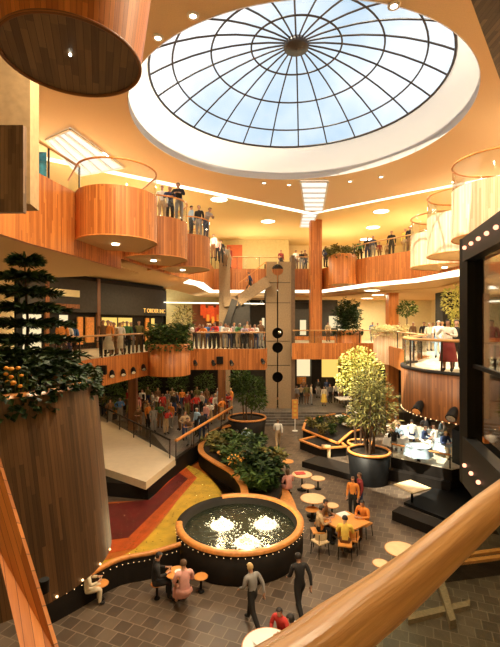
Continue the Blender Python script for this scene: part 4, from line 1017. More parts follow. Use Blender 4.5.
p = on_edge(103, mdL, 0); single('speaker_box', G().box((p[0] + .05, p[1] - .15, 5.5), (.3, .2, .4)), 'black', 'small black box on the fascia beside the foreground ivy', 'speaker')
for a_, l_ in ((PI * 1.11, 'left one on the round brown terrace drum'), (PI * 1.235, 'right one on the round brown terrace drum')):
    spotlight(TC[0] + (TR + .2) * math.cos(a_), TC[1] + (TR + .2) * math.sin(a_) , 4.85, 'black spotlight, ' + l_, (-.5, -.5, -.5), 1.3)

# ================================================================== FURNITURE
def round_table(x, y, z, r, h, top, label, cat='table', name='round_table', group=None):
    root = empty(name, (x, y, z), label, cat, group)
    g = G(); g.lathe((x, y, z + h - .04), [(.001, 0), (r - .02, 0), (r, .015), (r, .03), (r - .02, .04), (.001, .04)], 40, smooth=False); mk('tabletop' if cat == 'table' else 'seat', g, top, root)
    mk('edge_band', G().tube([(a, b, z + h - .015) for a, b in circ((x, y), r, 40)], .014, 6, closed=True), 'cap', root)
    mk('pedestal', G().cyl((x, y, z + .03), .035, h - .07, 12), 'black', root)
    g = G(); g.lathe((x, y, z), [(r * .5, 0), (r * .5, .02), (.05, .06), (.001, .06)], 24); mk('base', g, 'black', root); return root
def T(px, py, rpx, label, top='tabletop', h=.72, cat='table', name='round_table', z=0):
    x, y = PZ(px, py, z + h); return round_table(x, y, z, rpx * y / F, h, top, label, cat, name), (x, y)
_, t1 = T(401, 549, 15.5, 'pale round table nearest the thick oak handrail')
T(381, 563, 8, 'round stool left of the pale table near the handrail', h=.45, cat='stool', name='stool')
T(413, 559, 7, 'round stool tucked against the oak handrail', h=.45, cat='stool', name='stool')
_, t2 = T(313, 498, 12.5, 'pale round table alone right of the fountain')
T(332, 505, 6.5, 'small round stool between the round table and the seated group', h=.45, cat='stool', name='stool')
T(312, 509, 6.5, 'wooden stool just in front of the lone round table', h=.45, cat='stool', name='stool', top='orangetop')
_, t3 = T(302, 474, 10, 'round table with a red tray behind the fountain')
T(318, 478, 7, 'round stool right of the table with the red tray', h=.5, cat='stool', name='stool')
T(308, 486, 6.5, 'round stool in front of the table with the red tray', h=.45, cat='stool', name='stool')
T(287, 461, 6.5, 'small round table behind the pink shirted person', top='orangetop')
_, t4 = T(240, 448, 9, 'orange round table behind the planting bed, right one of two', top='orangetop', h=.9)
_, t5 = T(225, 452, 8, 'orange round table behind the planting bed, left one of two', top='orangetop', h=.9)
_, t6 = T(177, 572, 11, 'round orange table with white plate by the foreground couple', top='orangetop')
T(201, 576, 6.5, 'orange round stool right of the foreground couple', h=.45, cat='stool', name='stool', top='orangetop')
T(101, 583, 7, 'orange round stool under the foreground planter', h=.45, cat='stool', name='stool', top='orangetop')
_, t7 = T(268, 646, 26, 'round table with white cloth cut by the bottom edge', top='white', h=.74)
x, y = PZ(300, 473, .745); single('tray', G().box((x, y, .74), (.45, .32, .03), .2), flat('red_tray_plastic', (.6, .04, .03), .4), 'red tray lying on the round table behind the fountain', 'tray')
x, y = t6; single('plate', G().cyl((x + .05, y, .722), .12, .02, 20), 'white', 'white plate on the orange table of the foreground couple', 'plate')
x, y = t7
for i, (dx, dy, l) in enumerate(((-.15, .1, 'left white dish on the table at the bottom edge'), (.15, .16, 'right white dish on the table at the bottom edge'))): single('dish', G().cyl((x + dx, y + dy, .742), .12, .05, 18, .16), 'white', l, 'dish')
# square tables
def square_table(px, py, w_, rot, label, top='tabletop', z=0, h=.73, d_=None, name='square_table'):
    x, y = PZ(px, py, z + h); root = empty(name, (x, y, z), label, 'table')
    mk('tabletop', G().box((x, y, z + h - .025), (w_, d_ or w_, .05), rot), top, root)
    mk('pedestal', G().cyl((x, y, z + .03), .05, h - .08, 10), 'black', root); mk('base', G().cyl((x, y, z), .28, .04, 20, .22), 'black', root); return root, (x, y)
square_table(412, 486, 1.05, .5, 'pale square table alone on the right of the court', h=.8)
_, q1 = square_table(346, 521, 1.25, .62, 'orange square table with five people and a tray right of the fountain', 'orangetop', d_=1.1)
x, y = PZ(343, 514, .75); single('tray', G().box((x, y, .745), (.42, .3, .03), .5), 'white', 'white tray on the orange table of the seated group', 'tray')
# chairs by the square table
def chair(x, y, rz, label, seatm='orangetop', z=0):
    root = empty('chair', (x, y, z), label, 'chair', 'chairs of the court'); root.rotation_euler[2] = rz
    o = Vector((x, y, z)); 
    def m(name, g, mat): return mk(name, g, mat, root)
    m('seat', G().box(o + Vector((0, 0, .45)), (.44, .42, .04)), seatm); 
    g = G(); g.lathe((x, y + .02, z + .56), [(.24, 0), (.25, .12), (.24, .22)], 14, PI * 1.08, PI * 1.92); m('backrest', g, seatm)
    for sx in (-.19, .19):
        for sy in (-.18, .18): m('leg', G().tube([o + Vector((sx, sy, .43)), o + Vector((sx * 1.15, sy * 1.15, 0))], .014, 6), 'black')
    for sx in (-.19, .19): m('back_post', G().tube([o + Vector((sx, -.18, .43)), o + Vector((sx, -.19, .76))], .012, 6), 'black')
    return root
chairs = [(352, 538, 2.7, 'orange seated chair in front of the group table, right'), (320, 541, -2.6, 'pale seated chair nearest the fountain at the group table')]
for px, py, rz, l in chairs:
    x, y = PZ(px, py, .45); chair(x, y, rz + PI, l, 'orangetop' if px > 330 else 'tabletop')
# curved bench behind the fountain
bp2 = smooth_path([P3(277, 482, .45), P3(283, 490, .45), P3(289, 502, .45), P3(293, 516, .45)], 6)
be = empty('bench', (bp2[0][0], bp2[0][1], 0), 'curved orange wooden bench running along the right side of the fountain', 'bench')
o1 = inset(bp2, -.28); o2 = inset(bp2, .22)
g = G(); g.grid([[(x, y, .38) for x, y in o1], [(x, y, .45) for x, y in o1], [(x, y, .45) for x, y in o2], [(x, y, .38) for x, y in o2]], smooth=False); mk('seat', g, 'cap', be)
mk('base', G().wallstrip(inset(bp2, -.1), 0, .38, .2), 'dark', be)
# sign post by the steps
x, y = PZ(295, 431, 0); sg = empty('sign_stand', (x, y, 0), 'narrow orange sign board on a white post in front of the steps', 'sign')
mk('board', G().box((x, y, 1.55), (.42, .07, 1.35)), 'orangetop', sg); mk('post', G().cyl((x, y, 0), .035, .95, 10), 'white', sg)
g = G()
for k in range(4): g.box((x, y - .042, 2.05 - k * .3), (.2, .01, .16))
mk('marks', g, 'yellowsign', sg); mk('base', G().cyl((x, y, 0), .2, .03, 16), 'white', sg)
# hanging ball lamp
x, y = PY(277.5, 33.4), 33.35
# white cloth tables in the sunlit area
for i, (px, py, l) in enumerate(((406, 428, 'white clothed table at the left of the sunlit seating area'), (432, 432, 'pale blue clothed table in the middle of the sunlit seating area'), (447, 441, 'pale blue clothed table at the right of the sunlit seating area'), (396, 436, 'white clothed table behind the big potted tree'), (418, 446, 'pale blue clothed table close to the low orange handrail'))):
    x, y = PZ(px, py, 1.75); rt = empty('cloth_table', (x, y, 1.03), l, 'table', 'white tables in the sun')
    rw = [[(x + (r0 + .04 * math.sin(k * 1.3)) * math.cos(2 * PI * k / 32), y + (r0 + .04 * math.sin(k * 1.3)) * math.sin(2 * PI * k / 32), z_) for k in range(32)] for r0, z_ in ((.66, 1.33), (.6, 1.6), (.55, 1.76))]
    g = G(); g.grid(rw, close=True); g.disc((x, y, 1.765), .57, 32); mk('tablecloth', g, ['white', 'lightcloth', 'lightcloth', 'white', 'lightcloth'][i], rt); mk('pedestal', G().cyl((x, y, 1.03), .05, .7, 10), 'black', rt)
for i, (px, py, c, l) in enumerate(((399, 424, 'beige', 'tan folded parasol lying by the sunlit white tables'),)): pass
single('yellow_box', G().box((*PZ(458, 443, 1.4), 1.3), (.45, .4, .5), .3), 'yellowsign', 'yellow box at the right end of the sunlit seating area', 'box')
# bright tablecloth awning: large tilted white shade cloth
g = G(); a, b = PZ(394, 420, 2.3), PZ(424, 432, 2.3)
pts = [(*PZ(396, 416, 2.5), 2.5), (*PZ(404, 416, 2.6), 2.6), (*PZ(428, 436, 1.95), 1.95), (*PZ(420, 440, 1.9), 1.9)]
for i, (px, py, l) in enumerate(((350, 424, 'white round table in the bright spot left of the big potted tree'), (341, 416, 'small white table behind the angular planter'))):
    x, y = PZ(px, py, .73); round_table(x, y, 0, .55 - .1 * i, .73, 'white', l)
# lower back tables
for i, (px, py, l) in enumerate(((346, 398, 'white topped table behind the steps near the sunlit tree'), (280, 398, 'orange topped table behind the steps below the tower'), (358, 412, 'pale table edge behind the big sunlit tree'))):
    square_table(px, py, 1.5 if i == 0 else .8, .1, l, ['white', 'orangetop', 'white'][i], z=DK, name='square_table')

# ================================================================== PEOPLE
HEADR = .098
def joints(pose):
    """local joints in metres, facing -Y, feet at z=0 (or seat posture)"""
    J = {}
    if pose in ('stand', 'walk', 'lean', 'hips'):
        lean = .0; J['pelvis'] = (0, 0, .93); J['waist'] = (0, -.0, 1.08); J['chest'] = (0, -.01, 1.30); J['neck'] = (0, -.0, 1.47)
        J['head'] = (0, -.03, 1.62); J['crown'] = (0, -.02, 1.70)
        J['shl'] = (-.19, 0, 1.41); J['shr'] = (.19, 0, 1.41)
        J['ell'] = (-.24, .03, 1.13); J['elr'] = (.24, .03, 1.13); J['wrl'] = (-.24, -.06, .90); J['wrr'] = (.24, -.06, .90)
        J['hdl'] = (-.23, -.09, .80); J['hdr'] = (.23, -.09, .80)
        J['hpl'] = (-.10, 0, .90); J['hpr'] = (.10, 0, .90); J['knl'] = (-.11, -.02, .50); J['knr'] = (.11, -.02, .50)
        J['anl'] = (-.11, .02, .08); J['anr'] = (.11, .02, .08); J['tol'] = (-.13, -.15, .035); J['tor'] = (.13, -.15, .035)
        if pose == 'walk':
            J['knl'] = (-.10, -.22, .53); J['anl'] = (-.10, -.30, .10); J['tol'] = (-.10, -.45, .05)
            J['knr'] = (.10, .10, .50); J['anr'] = (.10, .36, .14); J['tor'] = (.10, .25, .035)
            J['ell'] = (-.25, .12, 1.16); J['wrl'] = (-.24, .20, .94); J['hdl'] = (-.23, .20, .84)
            J['elr'] = (.25, -.08, 1.14); J['wrr'] = (.23, -.26, 1.02); J['hdr'] = (.21, -.33, .96)
            J['chest'] = (0, -.06, 1.29); J['neck'] = (0, -.08, 1.45); J['head'] = (0, -.13, 1.59); J['crown'] = (0, -.13, 1.67)
            J['shl'] = (-.19, -.03, 1.39); J['shr'] = (.19, -.07, 1.39)
        if pose == 'lean':
            J['chest'] = (0, -.16, 1.24); J['waist'] = (0, -.05, 1.06); J['neck'] = (0, -.22, 1.38); J['head'] = (0, -.29, 1.51); J['crown'] = (0, -.30, 1.59)
            J['shl'] = (-.19, -.2, 1.33); J['shr'] = (.19, -.2, 1.33); J['ell'] = (-.26, -.27, 1.10); J['elr'] = (.26, -.27, 1.10)
            J['wrl'] = (-.13, -.44, 1.13); J['wrr'] = (.13, -.44, 1.13); J['hdl'] = (-.05, -.48, 1.13); J['hdr'] = (.05, -.48, 1.13); J['pelvis'] = (0, .04, .93)
            J['hpl'] = (-.10, .04, .90); J['hpr'] = (.10, .04, .90)
        if pose == 'hips':
            J['ell'] = (-.36, .06, 1.18); J['wrl'] = (-.20, -.08, 1.06); J['hdl'] = (-.13, -.11, 1.03)
            J['elr'] = (.27, -.10, 1.16); J['wrr'] = (.10, -.28, 1.22); J['hdr'] = (.03, -.32, 1.26)
    else:                                # sitting on a .45 m seat
        J['pelvis'] = (0, 0, .53); J['waist'] = (0, -.02, .68); J['chest'] = (0, -.07, .90); J['neck'] = (0, -.09, 1.07)
        J['head'] = (0, -.14, 1.21); J['crown'] = (0, -.15, 1.29); J['shl'] = (-.19, -.07, 1.01); J['shr'] = (.19, -.07, 1.01)
        J['hpl'] = (-.10, -.02, .52); J['hpr'] = (.10, -.02, .52); J['knl'] = (-.13, -.42, .52); J['knr'] = (.13, -.42, .52)
        J['anl'] = (-.12, -.40, .09); J['anr'] = (.12, -.38, .09); J['tol'] = (-.13, -.55, .035); J['tor'] = (.13, -.53, .035)
        J['ell'] = (-.26, -.12, .76); J['elr'] = (.26, -.12, .76)
        J['wrl'] = (-.14, -.32, .74); J['wrr'] = (.14, -.34, .78); J['hdl'] = (-.07, -.40, .76); J['hdr'] = (.08, -.42, .80)
    return J
RAD = dict(pelvis=(.15, .115), waist=(.135, .10), chest=(.17, .12), neck=(.052, .052), head=(.078, .088), crown=(.066, .074), shl=(.062, .062), shr=(.062, .062), ell=(.045, .045), elr=(.045, .045),
           wrl=(.030, .026), wrr=(.030, .026), hdl=(.036, .022), hdr=(.036, .022), hpl=(.095, .10), hpr=(.095, .10), knl=(.062, .065), knr=(.062, .065), anl=(.042, .045), anr=(.042, .045), tol=(.042, .030), tor=(.042, .030))
BONES = [('pelvis', 'waist'), ('waist', 'chest'), ('chest', 'neck'), ('neck', 'head'), ('head', 'crown'), ('chest', 'shl'), ('chest', 'shr'), ('shl', 'ell'), ('shr', 'elr'), ('ell', 'wrl'), ('elr', 'wrr'), ('wrl', 'hdl'), ('wrr', 'hdr'),
         ('pelvis', 'hpl'), ('pelvis', 'hpr'), ('hpl', 'knl'), ('hpr', 'knr'), ('knl', 'anl'), ('knr', 'anr'), ('anl', 'tol'), ('anr', 'tor')]
ZONE = {}
for a, b in BONES:
    if b in ('waist', 'chest', 'neck', 'shl', 'shr'): z = 'torso'
    elif b in ('head', 'crown'): z = 'head'
    elif b in ('ell', 'elr'): z = 'upperarm'
    elif b in ('wrl', 'wrr'): z = 'forearm'
    elif b in ('hdl', 'hdr'): z = 'hand'
    elif b in ('hpl', 'hpr', 'knl', 'knr'): z = 'thigh'
    elif b in ('anl', 'anr'): z = 'shin'
    else: z = 'foot'
    ZONE[(a, b)] = z
def body_mesh(pose):
    J = joints(pose); names = list(J)
    me = bpy.data.meshes.new('fig'); me.from_pydata([J[n] for n in names], [(names.index(a), names.index(b)) for a, b in BONES], [])
    # fingers: five short chains from each hand
    o = bpy.data.objects.new('fig_tmp', me); COL.objects.link(o)
    bm = bmesh.new(); bm.from_mesh(me); bm.verts.ensure_lookup_table()
    extra = []; hvs = {h: bm.verts[names.index(h)] for h in ('hdl', 'hdr')}
    for s, h, wv in ((-1, 'hdl', 'wrl'), (1, 'hdr', 'wrr')):
        H = Vector(J[h]); W = Vector(J[wv]); d = (H - W).normalized(); side = d.cross(Vector((0, 0, 1)))
        if side.length < .3: side = d.cross(Vector((1, 0, 0)))
        side.normalize(); hv = hvs[h]
        for k in range(4):
            off = side * (.026 * (k - 1.5)); ln = (.05, .06, .057, .045)[k]
            v1 = bm.verts.new(H + off + d * .035); v2 = bm.verts.new(H + off + d * (.035 + ln * .5)); v3 = bm.verts.new(H + off * .95 + d * (.03 + ln) + d.cross(side) * .015)
            bm.edges.new((hv, v1)); bm.edges.new((v1, v2)); bm.edges.new((v2, v3)); extra += [v1, v2, v3]
        t1 = bm.verts.new(H + side * .05 - d * .01); t2 = bm.verts.new(H + side * .07 + d * .03); bm.edges.new((hv, t1)); bm.edges.new((t1, t2)); extra += [t1, t2]
    bm.to_mesh(me); bm.free()
    md = o.modifiers.new('skin', 'SKIN'); md.use_smooth_shade = True; md.branch_smoothing = .5
    sv = me.skin_vertices[0].data if me.skin_vertices else None
    if sv is None:
        bm = bmesh.new(); bm.from_mesh(me); bm.verts.layers.skin.verify(); bm.to_mesh(me); bm.free(); sv = me.skin_vertices[0].data
    for k, v in enumerate(sv):
        if k < len(names): v.radius = RAD[names[k]]
        else: v.radius = (.010, .010)
        v.use_root = (k < len(names) and names[k] == 'pelvis')
    ss = o.modifiers.new('sub', 'SUBSURF'); ss.levels = 1; ss.render_levels = 1
    bpy.context.view_layer.update(); dg = bpy.context.evaluated_depsgraph_get()
    out_ = bpy.data.meshes.new_from_object(o.evaluated_get(dg)); bpy.data.objects.remove(o)
    return out_, J
def nearest_zone(p, J):
    best = None
    for a, b in BONES:
        A, B = Vector(J[a]), Vector(J[b]); d = B - A; t = max(0, min(1, (p - A).dot(d) / d.length_squared)); q = (p - (A + d * t)).length
        r_ = (RAD[a][0] + (RAD[b][0] - RAD[a][0]) * t); q = q / r_
        if best is None or q < best[0]: best = (q, ZONE[(a, b)], t)
    return best[1]
def submesh(me, faces, off, name, loc_fn=None):
    vm = {}; vs = []; fs = []
    for f in faces:
        for v in f.vertices:
            if v not in vm:
                vm[v] = len(vs); p = me.vertices[v].co + me.vertices[v].normal * off
                if loc_fn: p = loc_fn(p)
                vs.append(tuple(p))
        fs.append([vm[v] for v in f.vertices])
    m = bpy.data.meshes.new(name); m.from_pydata(vs, [], fs); m.polygons.foreach_set('use_smooth', [True] * len(fs)); m.update(); return m
PROTO = {}
def make_proto(pose, longsleeve=True, skirt=False, longhair=False):
    key = (pose, longsleeve, skirt, longhair)
    if key in PROTO: return PROTO[key]
    bk = ('body', pose)
    if bk not in PROTO:
        me, J = body_mesh(pose)
        for p in me.polygons: p.use_smooth = True
        PROTO[bk] = (me, J, [nearest_zone(p.center, J) for p in me.polygons])
        # facial features pushed out of the head surface (nose, ears)
        Hd = Vector(J['head'])
        for v in me.vertices:
            q = v.co - Hd
            if q.length < .14 and q.y < -.06 and abs(q.x) < .03 and abs(q.z + .01) < .025: v.co.y -= .016
            if q.length < .14 and abs(q.x) > .06 and abs(q.z + .01) < .03 and abs(q.y) < .03: v.co.x *= 1.12
        me.materials.clear(); me.materials.append(M['skin'])
    me, J, zn = PROTO[bk]; P = me.polygons; Hd = Vector(J['head'])
    parts = {}
    up = {'torso', 'upperarm'} | ({'forearm'} if longsleeve else set())
    nz = J['neck'][2]
    parts['shirt'] = submesh(me, [f for f, z in zip(P, zn) if z in up and f.center.z < nz + .015], .012, 'shirt')
    parts['trousers'] = submesh(me, [f for f, z in zip(P, zn) if z in ('thigh', 'shin') or (z == 'torso' and f.center.z < J['waist'][2] - .03)], .015, 'trousers')
    for sd_, nm_ in ((-1, 'shoe'), (1, 'shoe_')): parts[nm_] = submesh(me, [f for f, z in zip(P, zn) if z == 'foot' and f.center.x * sd_ > 0], .008, 'shoe')
    hz = -.16 if longhair else -.02
    parts['hair'] = submesh(me, [f for f, z in zip(P, zn) if (z == 'head' or longhair) and (f.center - Hd).length < .19 and ((f.center - Hd).z > .035 or ((f.center - Hd).y > .005 and (f.center - Hd).z > hz) or (longhair and abs(f.center.x) > .055 and (f.center - Hd).z > -.1)) and (f.center - Hd).z > hz], .024, 'hair')
    if skirt:
        g = G(); pz = J['pelvis'][2]; w_ = J['pelvis']
        if pose == 'sit':
            g.grid([[(w_[0] + .17 * math.cos(2 * PI * k / 18), w_[1] + .14 * math.sin(2 * PI * k / 18), pz + .12) for k in range(18)], [(w_[0] + .22 * math.cos(2 * PI * k / 18), w_[1] - .02 + .20 * math.sin(2 * PI * k / 18), pz + .02) for k in range(18)],
                    [(w_[0] + .25 * math.cos(2 * PI * k / 18), w_[1] - .26 + (.26 if math.sin(2 * PI * k / 18) < 0 else .34) * math.sin(2 * PI * k / 18), pz - .06) for k in range(18)], [(w_[0] + .25 * math.cos(2 * PI * k / 18), w_[1] - .30 + .2 * math.sin(2 * PI * k / 18), pz - .25) for k in range(18)]], close=True)
        else:
            def ring(r1, r2, z, y=0): return [(w_[0] + r1 * (1 + .05 * math.sin(5 * 2 * PI * k / 24)) * math.cos(2 * PI * k / 24), w_[1] + y + r2 * math.sin(2 * PI * k / 24), z) for k in range(24)]
            g.grid([ring(.155, .12, pz + .14), ring(.19, .16, pz), ring(.24, .22, pz - .30), ring(.29, .27, pz - .60)], close=True)
        m = bpy.data.meshes.new('skirt'); m.from_pydata(g.v, [], g.f); m.polygons.foreach_set('use_smooth', [True] * len(g.f)); m.update(); parts['skirt'] = m; del parts['trousers']
    PROTO[key] = (me, parts); return PROTO[key]
CL = {'red': (.62, .05, .04), 'orange': (.80, .28, .05), 'yellow': (.85, .58, .10), 'white': (.86, .82, .74), 'cream': (.78, .66, .46), 'blue': (.08, .20, .48), 'light blue': (.36, .52, .68), 'navy': (.03, .05, .13),
      'black': (.018, .016, .016), 'brown': (.20, .10, .045), 'tan': (.52, .36, .20), 'green': (.08, .22, .08), 'pink': (.80, .40, .34), 'grey': (.30, .28, .26), 'maroon': (.26, .03, .03), 'olive': (.20, .18, .06), 'lavender': (.48, .40, .55)}
CM = {k: flat(k.replace(' ', '_') + '_cloth', v, .85, noise=.1) for k, v in CL.items()}
HM = {'dark': flat('dark_hair', (.02, .013, .009), .6), 'brown': flat('brown_hair', (.11, .055, .025), .6), 'grey': flat('grey_hair', (.5, .47, .42), .6), 'blond': flat('blond_hair', (.55, .36, .14), .6)}
ALL = set()
def person(x, y, z, face, pose, top, bottom, where, group=None, skirt=False, hair='dark', scale=1.0, longsleeve=True, longhair=False, sk='skin', seat=None):
    """face: heading in radians of the direction looked at"""
    me, parts = make_proto(pose, longsleeve, skirt, longhair)
    noun = 'child' if scale < .8 else 'person'
    label = '%s in %s top and %s %s, %s' % (noun, top, bottom, 'skirt' if skirt else 'trousers', where)
    if label in ALL: print('DUP LABEL', label)
    ALL.add(label)
    root = empty('person', (x, y, z if seat is None else z + seat - .45 * scale), label, 'person', group)
    root.rotation_euler = (0, 0, face + PI / 2); root.scale = (scale,) * 3
    def put(name, mesh, mat):
        o = bpy.data.objects.new(name, mesh); COL.objects.link(o); o.parent = root
        if not mesh.materials: mesh.materials.append(mat)
        o.material_slots[0].link = 'OBJECT'; o.material_slots[0].material = mat
    put('body', me, M[sk])
    for k, m in parts.items():
        put(k.rstrip('_'), m, {'shirt': CM[top], 'trousers': CM.get(bottom), 'skirt': CM.get(bottom), 'shoe': CM['black'], 'shoe_': CM['black'], 'hair': HM[hair]}[k])
    return root
RI = random.Random(5)
HAIRS = ['dark', 'dark', 'brown', 'brown', 'blond', 'grey']
def crowd(items, z, where, group, pose='stand', Y=None):
    """items: (px, Y, top, bottom[, opts])"""
    for it in items:
        px, yy, top, bottom = it[:4]; o = dict(it[4]) if len(it) > 4 else {}
        a = o.pop('face', -PI / 2 + RI.uniform(-.5, .5)); p_ = o.pop('pose', pose)
        o.setdefault('hair', RI.choice(HAIRS)); w_ = o.pop('w', where); sc_ = o.pop('scale', RI.uniform(.94, 1.04))
        if 'py' in o: yy = F * (EYE - z) / (o.pop('py') - 323.5)
        person(PY(px, yy), yy, o.pop('z', z), a, p_, top, bottom, w_, group, scale=sc_, **o)
UL = 'on the left upper balcony'
g1 = 'people on the left upper balconies'
crowd([(162, 18.7, 'white', 'tan', {}), (170, 18.9, 'navy', 'black', {'pose': 'lean'}), (179, 18.5, 'black', 'grey', {'pose': 'lean'})], UP, 'at the second curved left balcony rail', g1)
crowd([(191, 22.2, 'light blue', 'black', {'face': .5}), (199, 22.2, 'black', 'grey', {}), (206, 22.2, 'grey', 'navy', {'pose': 'lean', 'face': -.6})], UP, 'on the farthest curved balcony at left', g1)
crowd([(213.5, 29.0, 'white', 'brown', {}), (217.5, 30.2, 'pink', 'black', {}), (221, 31.2, 'black', 'black', {}), (225, 33.0, 'grey', 'brown', {}), (229, 34.0, 'maroon', 'grey', {})], UP, 'upper rail beyond the left curved balconies', g1)
g2 = 'people on the upper back gallery'
crowd([(281, 35.6, 'maroon', 'black'), (296, 35.5, 'white', 'brown'), (301.5, 35.5, 'black', 'grey'), (305, 35.8, 'brown', 'black')], UP, 'upper gallery between tower and tall column', g2)
crowd([(325.5, 33.6, 'navy', 'black', {'scale': 1})], UP, 'upper gallery just right of tall cedar column', g2)
crowd([(360, 30.9, 'green', 'black'), (367.5, 30.0, 'black', 'navy'), (373, 29.5, 'navy', 'grey'), (379.5, 29.2, 'maroon', 'brown', {'scale': .68}), (387, 29.0, 'tan', 'brown', {'scale': .62}), (391.5, 28.4, 'black', 'black'), (405.5, 27.2, 'yellow', 'tan', {'w': 'near the smallest pale upper balcony'}), (410, 26.9, 'black', 'brown', {'w': 'beside the smallest pale upper balcony'})], UP, 'upper rail right of the wispy planter', g2)
person(PY(250, 33.6), 33.9, b_[2] + (c2[2] - b_[2]) * .4 + .06, PI, 'walk', 'navy', 'black', 'walking down the concrete stair beside the tower', None)
g3 = 'onlookers at the middle rail by the tower'
tops = ['white', 'brown', 'maroon', 'orange', 'blue', 'blue', 'red', 'light blue', 'white', 'pink', 'grey', 'green', 'lavender', 'tan', 'pink', 'white', 'brown', 'red']
bots = ['tan', 'black', 'grey', 'brown', 'navy', 'black', 'black', 'brown', 'grey', 'navy', 'black', 'tan', 'black', 'black', 'brown', 'navy', 'grey', 'brown']
for i in range(17):
    px = 190 + i * 4.4; yy = 26.35 + (.7 if i % 3 == 1 else 0) + RI.uniform(0, .2)
    crowd([(px, yy, tops[i], bots[i], {'pose': 'lean' if i % 3 != 1 else 'stand', 'hair': HAIRS[i % 6]})], MF, 'packed middle rail left of the tower', g3)
g4 = 'people on the left middle gallery'
crowd([(62, 16.7, 'orange', 'black', {'w': 'middle rail beside the one in white'}), (67.5, 16.95, 'white', 'navy', {'w': 'middle rail right of the conifer', 'longsleeve': False}), (73, 17.7, 'blue', 'black', {'w': 'middle rail half hidden behind another'})], MF, '', g4)
crowd([(103, 20.2, 'brown', 'black'), (108, 20.3, 'orange', 'cream', {'skirt': True}), (114, 20.8, 'tan', 'brown'), (120, 21.6, 'white', 'cream', {'skirt': True, 'longhair': True}), (127, 21.8, 'green', 'black', {'hair': 'grey'}), (131, 22.8, 'black', 'grey'), (139, 23.0, 'olive', 'brown'), (111, 22.2, 'maroon', 'grey'), (123, 24.2, 'yellow', 'brown')], MF, 'middle rail before the dark shops', g4)
g5 = 'people on the back and right middle gallery'
crowd([(316, 36.6, 'white', 'navy', {'w': 'middle gallery behind the tall column'}), (328, 37.0, 'cream', 'brown', {'w': 'middle gallery right of the tall column'}),
       (372.5, 36.5, 'blue', 'grey', {'w': 'left of the pair beside right cedar column'}), (377.5, 36.2, 'orange', 'brown', {'w': 'right of the pair beside right cedar column'}),
       (399, 30, 'maroon', 'black', {'w': 'behind the cream blossom planter'}), (413, 28, 'brown', 'grey', {'w': 'between small round tree and terrace'}),
       (424, 26.0, 'black', 'brown', {'w': 'standing behind the round terrace'}), (429, 24.5, 'white', 'grey', {'w': 'standing behind the round terrace', 'hair': 'grey'}), (433, 26.5, 'white', 'navy', {'w': 'standing behind the round terrace'}),
       (438.5, 19.5, 'white', 'light blue', {'w': 'terrace, behind the long skirt wearer', 'longsleeve': False}), (442, 22.0, 'cream', 'tan', {'w': 'terrace beside the yellow tree'})], MF, '', g5)
person(PY(448, 13.8), 13.8, MF + .02, -2.2, 'hips', 'white', 'maroon', 'standing at the round terrace rail', None, skirt=True, longhair=True)
person(PY(456.5, 14.4), 14.4, MF + .02, -1.9, 'stand', 'black', 'black', 'beside long maroon skirt on terrace', None)
person(9.25, 16.0, MF + .02, -2.4, 'stand', 'maroon', 'maroon', 'inside the black frame at the right edge', None, skirt=True)
g6 = 'people behind the steps on the lower level'
crowd([(267, 34.2, 'light blue', 'navy', {'face': .2}), (283, 34.6, 'light blue', 'grey', {'face': 2.4}), (296.5, 35.2, 'grey', 'brown'), (301, 35.6, 'tan', 'black'), (306.5, 35.4, 'olive', 'brown'), (311, 35.2, 'cream', 'grey', {'face': 0}),
       (324, 34.8, 'cream', 'yellow', {'skirt': True}), (330, 36.0, 'grey', 'black'), (336, 36.2, 'white', 'black'), (341, 35.6, 'white', 'brown'), (347, 37.0, 'black', 'black'), (318, 38.5, 'black', 'grey'), (303.5, 38.4, 'brown', 'navy'), (291, 38.0, 'black', 'brown'), (327, 38.6, 'navy', 'grey')], DK, 'in the group behind the steps', g6)
person(*PZ(278, 447, 0), 0, PI / 2, 'walk', 'white', 'tan', 'walking alone towards the steps', None, hair='brown')
g7 = 'people on the lower left deck'
dk = [(130, 428), (104, 416), (139, 432), (147, 424), (153, 432), (160, 428), (166, 434), (171, 428), (148, 446), (185, 440), (190, 446), (197, 436), (202, 441), (180, 430), (210, 424), (206, 429), (215, 418), (222, 421), (228, 414), (218, 410),
      (137, 420), (120, 422), (160, 415), (174, 416), (188, 414), (196, 418), (205, 412), (142, 412), (128, 412), (110, 424)]
tp = ['olive', 'tan', 'brown', 'tan', 'grey', 'green', 'red', 'orange', 'orange', 'tan', 'brown', 'light blue', 'black', 'black', 'white', 'pink', 'white', 'orange', 'red', 'light blue', 'pink', 'blue', 'white', 'black', 'maroon', 'red', 'brown', 'white', 'red', 'brown', 'orange', 'olive', 'red']
for i, (px, py) in enumerate(dk):
    yy = F * (EYE - DK) / (py - 323.5)
    if px < 150 and yy < 24: yy = 25 + (i % 5) * .7
    pos = ['lower deck crowd near the beige flank', 'middle of the lower deck crowd', 'by the orange lower deck handrail'][0 if px < 140 else 1 if px < 182 else 2]
    crowd([(px, yy, tp[i], ['black', 'brown', 'grey', 'navy', 'tan'][(i * 3 + i // 5) % 5], {'pose': ['stand', 'hips', 'lean', 'stand'][i % 4], 'face': RI.uniform(-2.6, -.4)})], DK, pos, g7)
for i in range(20):
    px = 138 + i * 4.9; crowd([(px, 30.8 + (i * 7 % 5) * .8, ['maroon', 'black', 'olive', 'white', 'brown', 'red', 'grey', 'tan', 'navy', 'orange'][i % 10], ['black', 'brown', 'navy', 'grey', 'olive', 'maroon', 'tan'][(i + i // 10) % 7], {'face': RI.uniform(-2.8, -.3)})], DK, 'back of the lower deck crowd', g7)
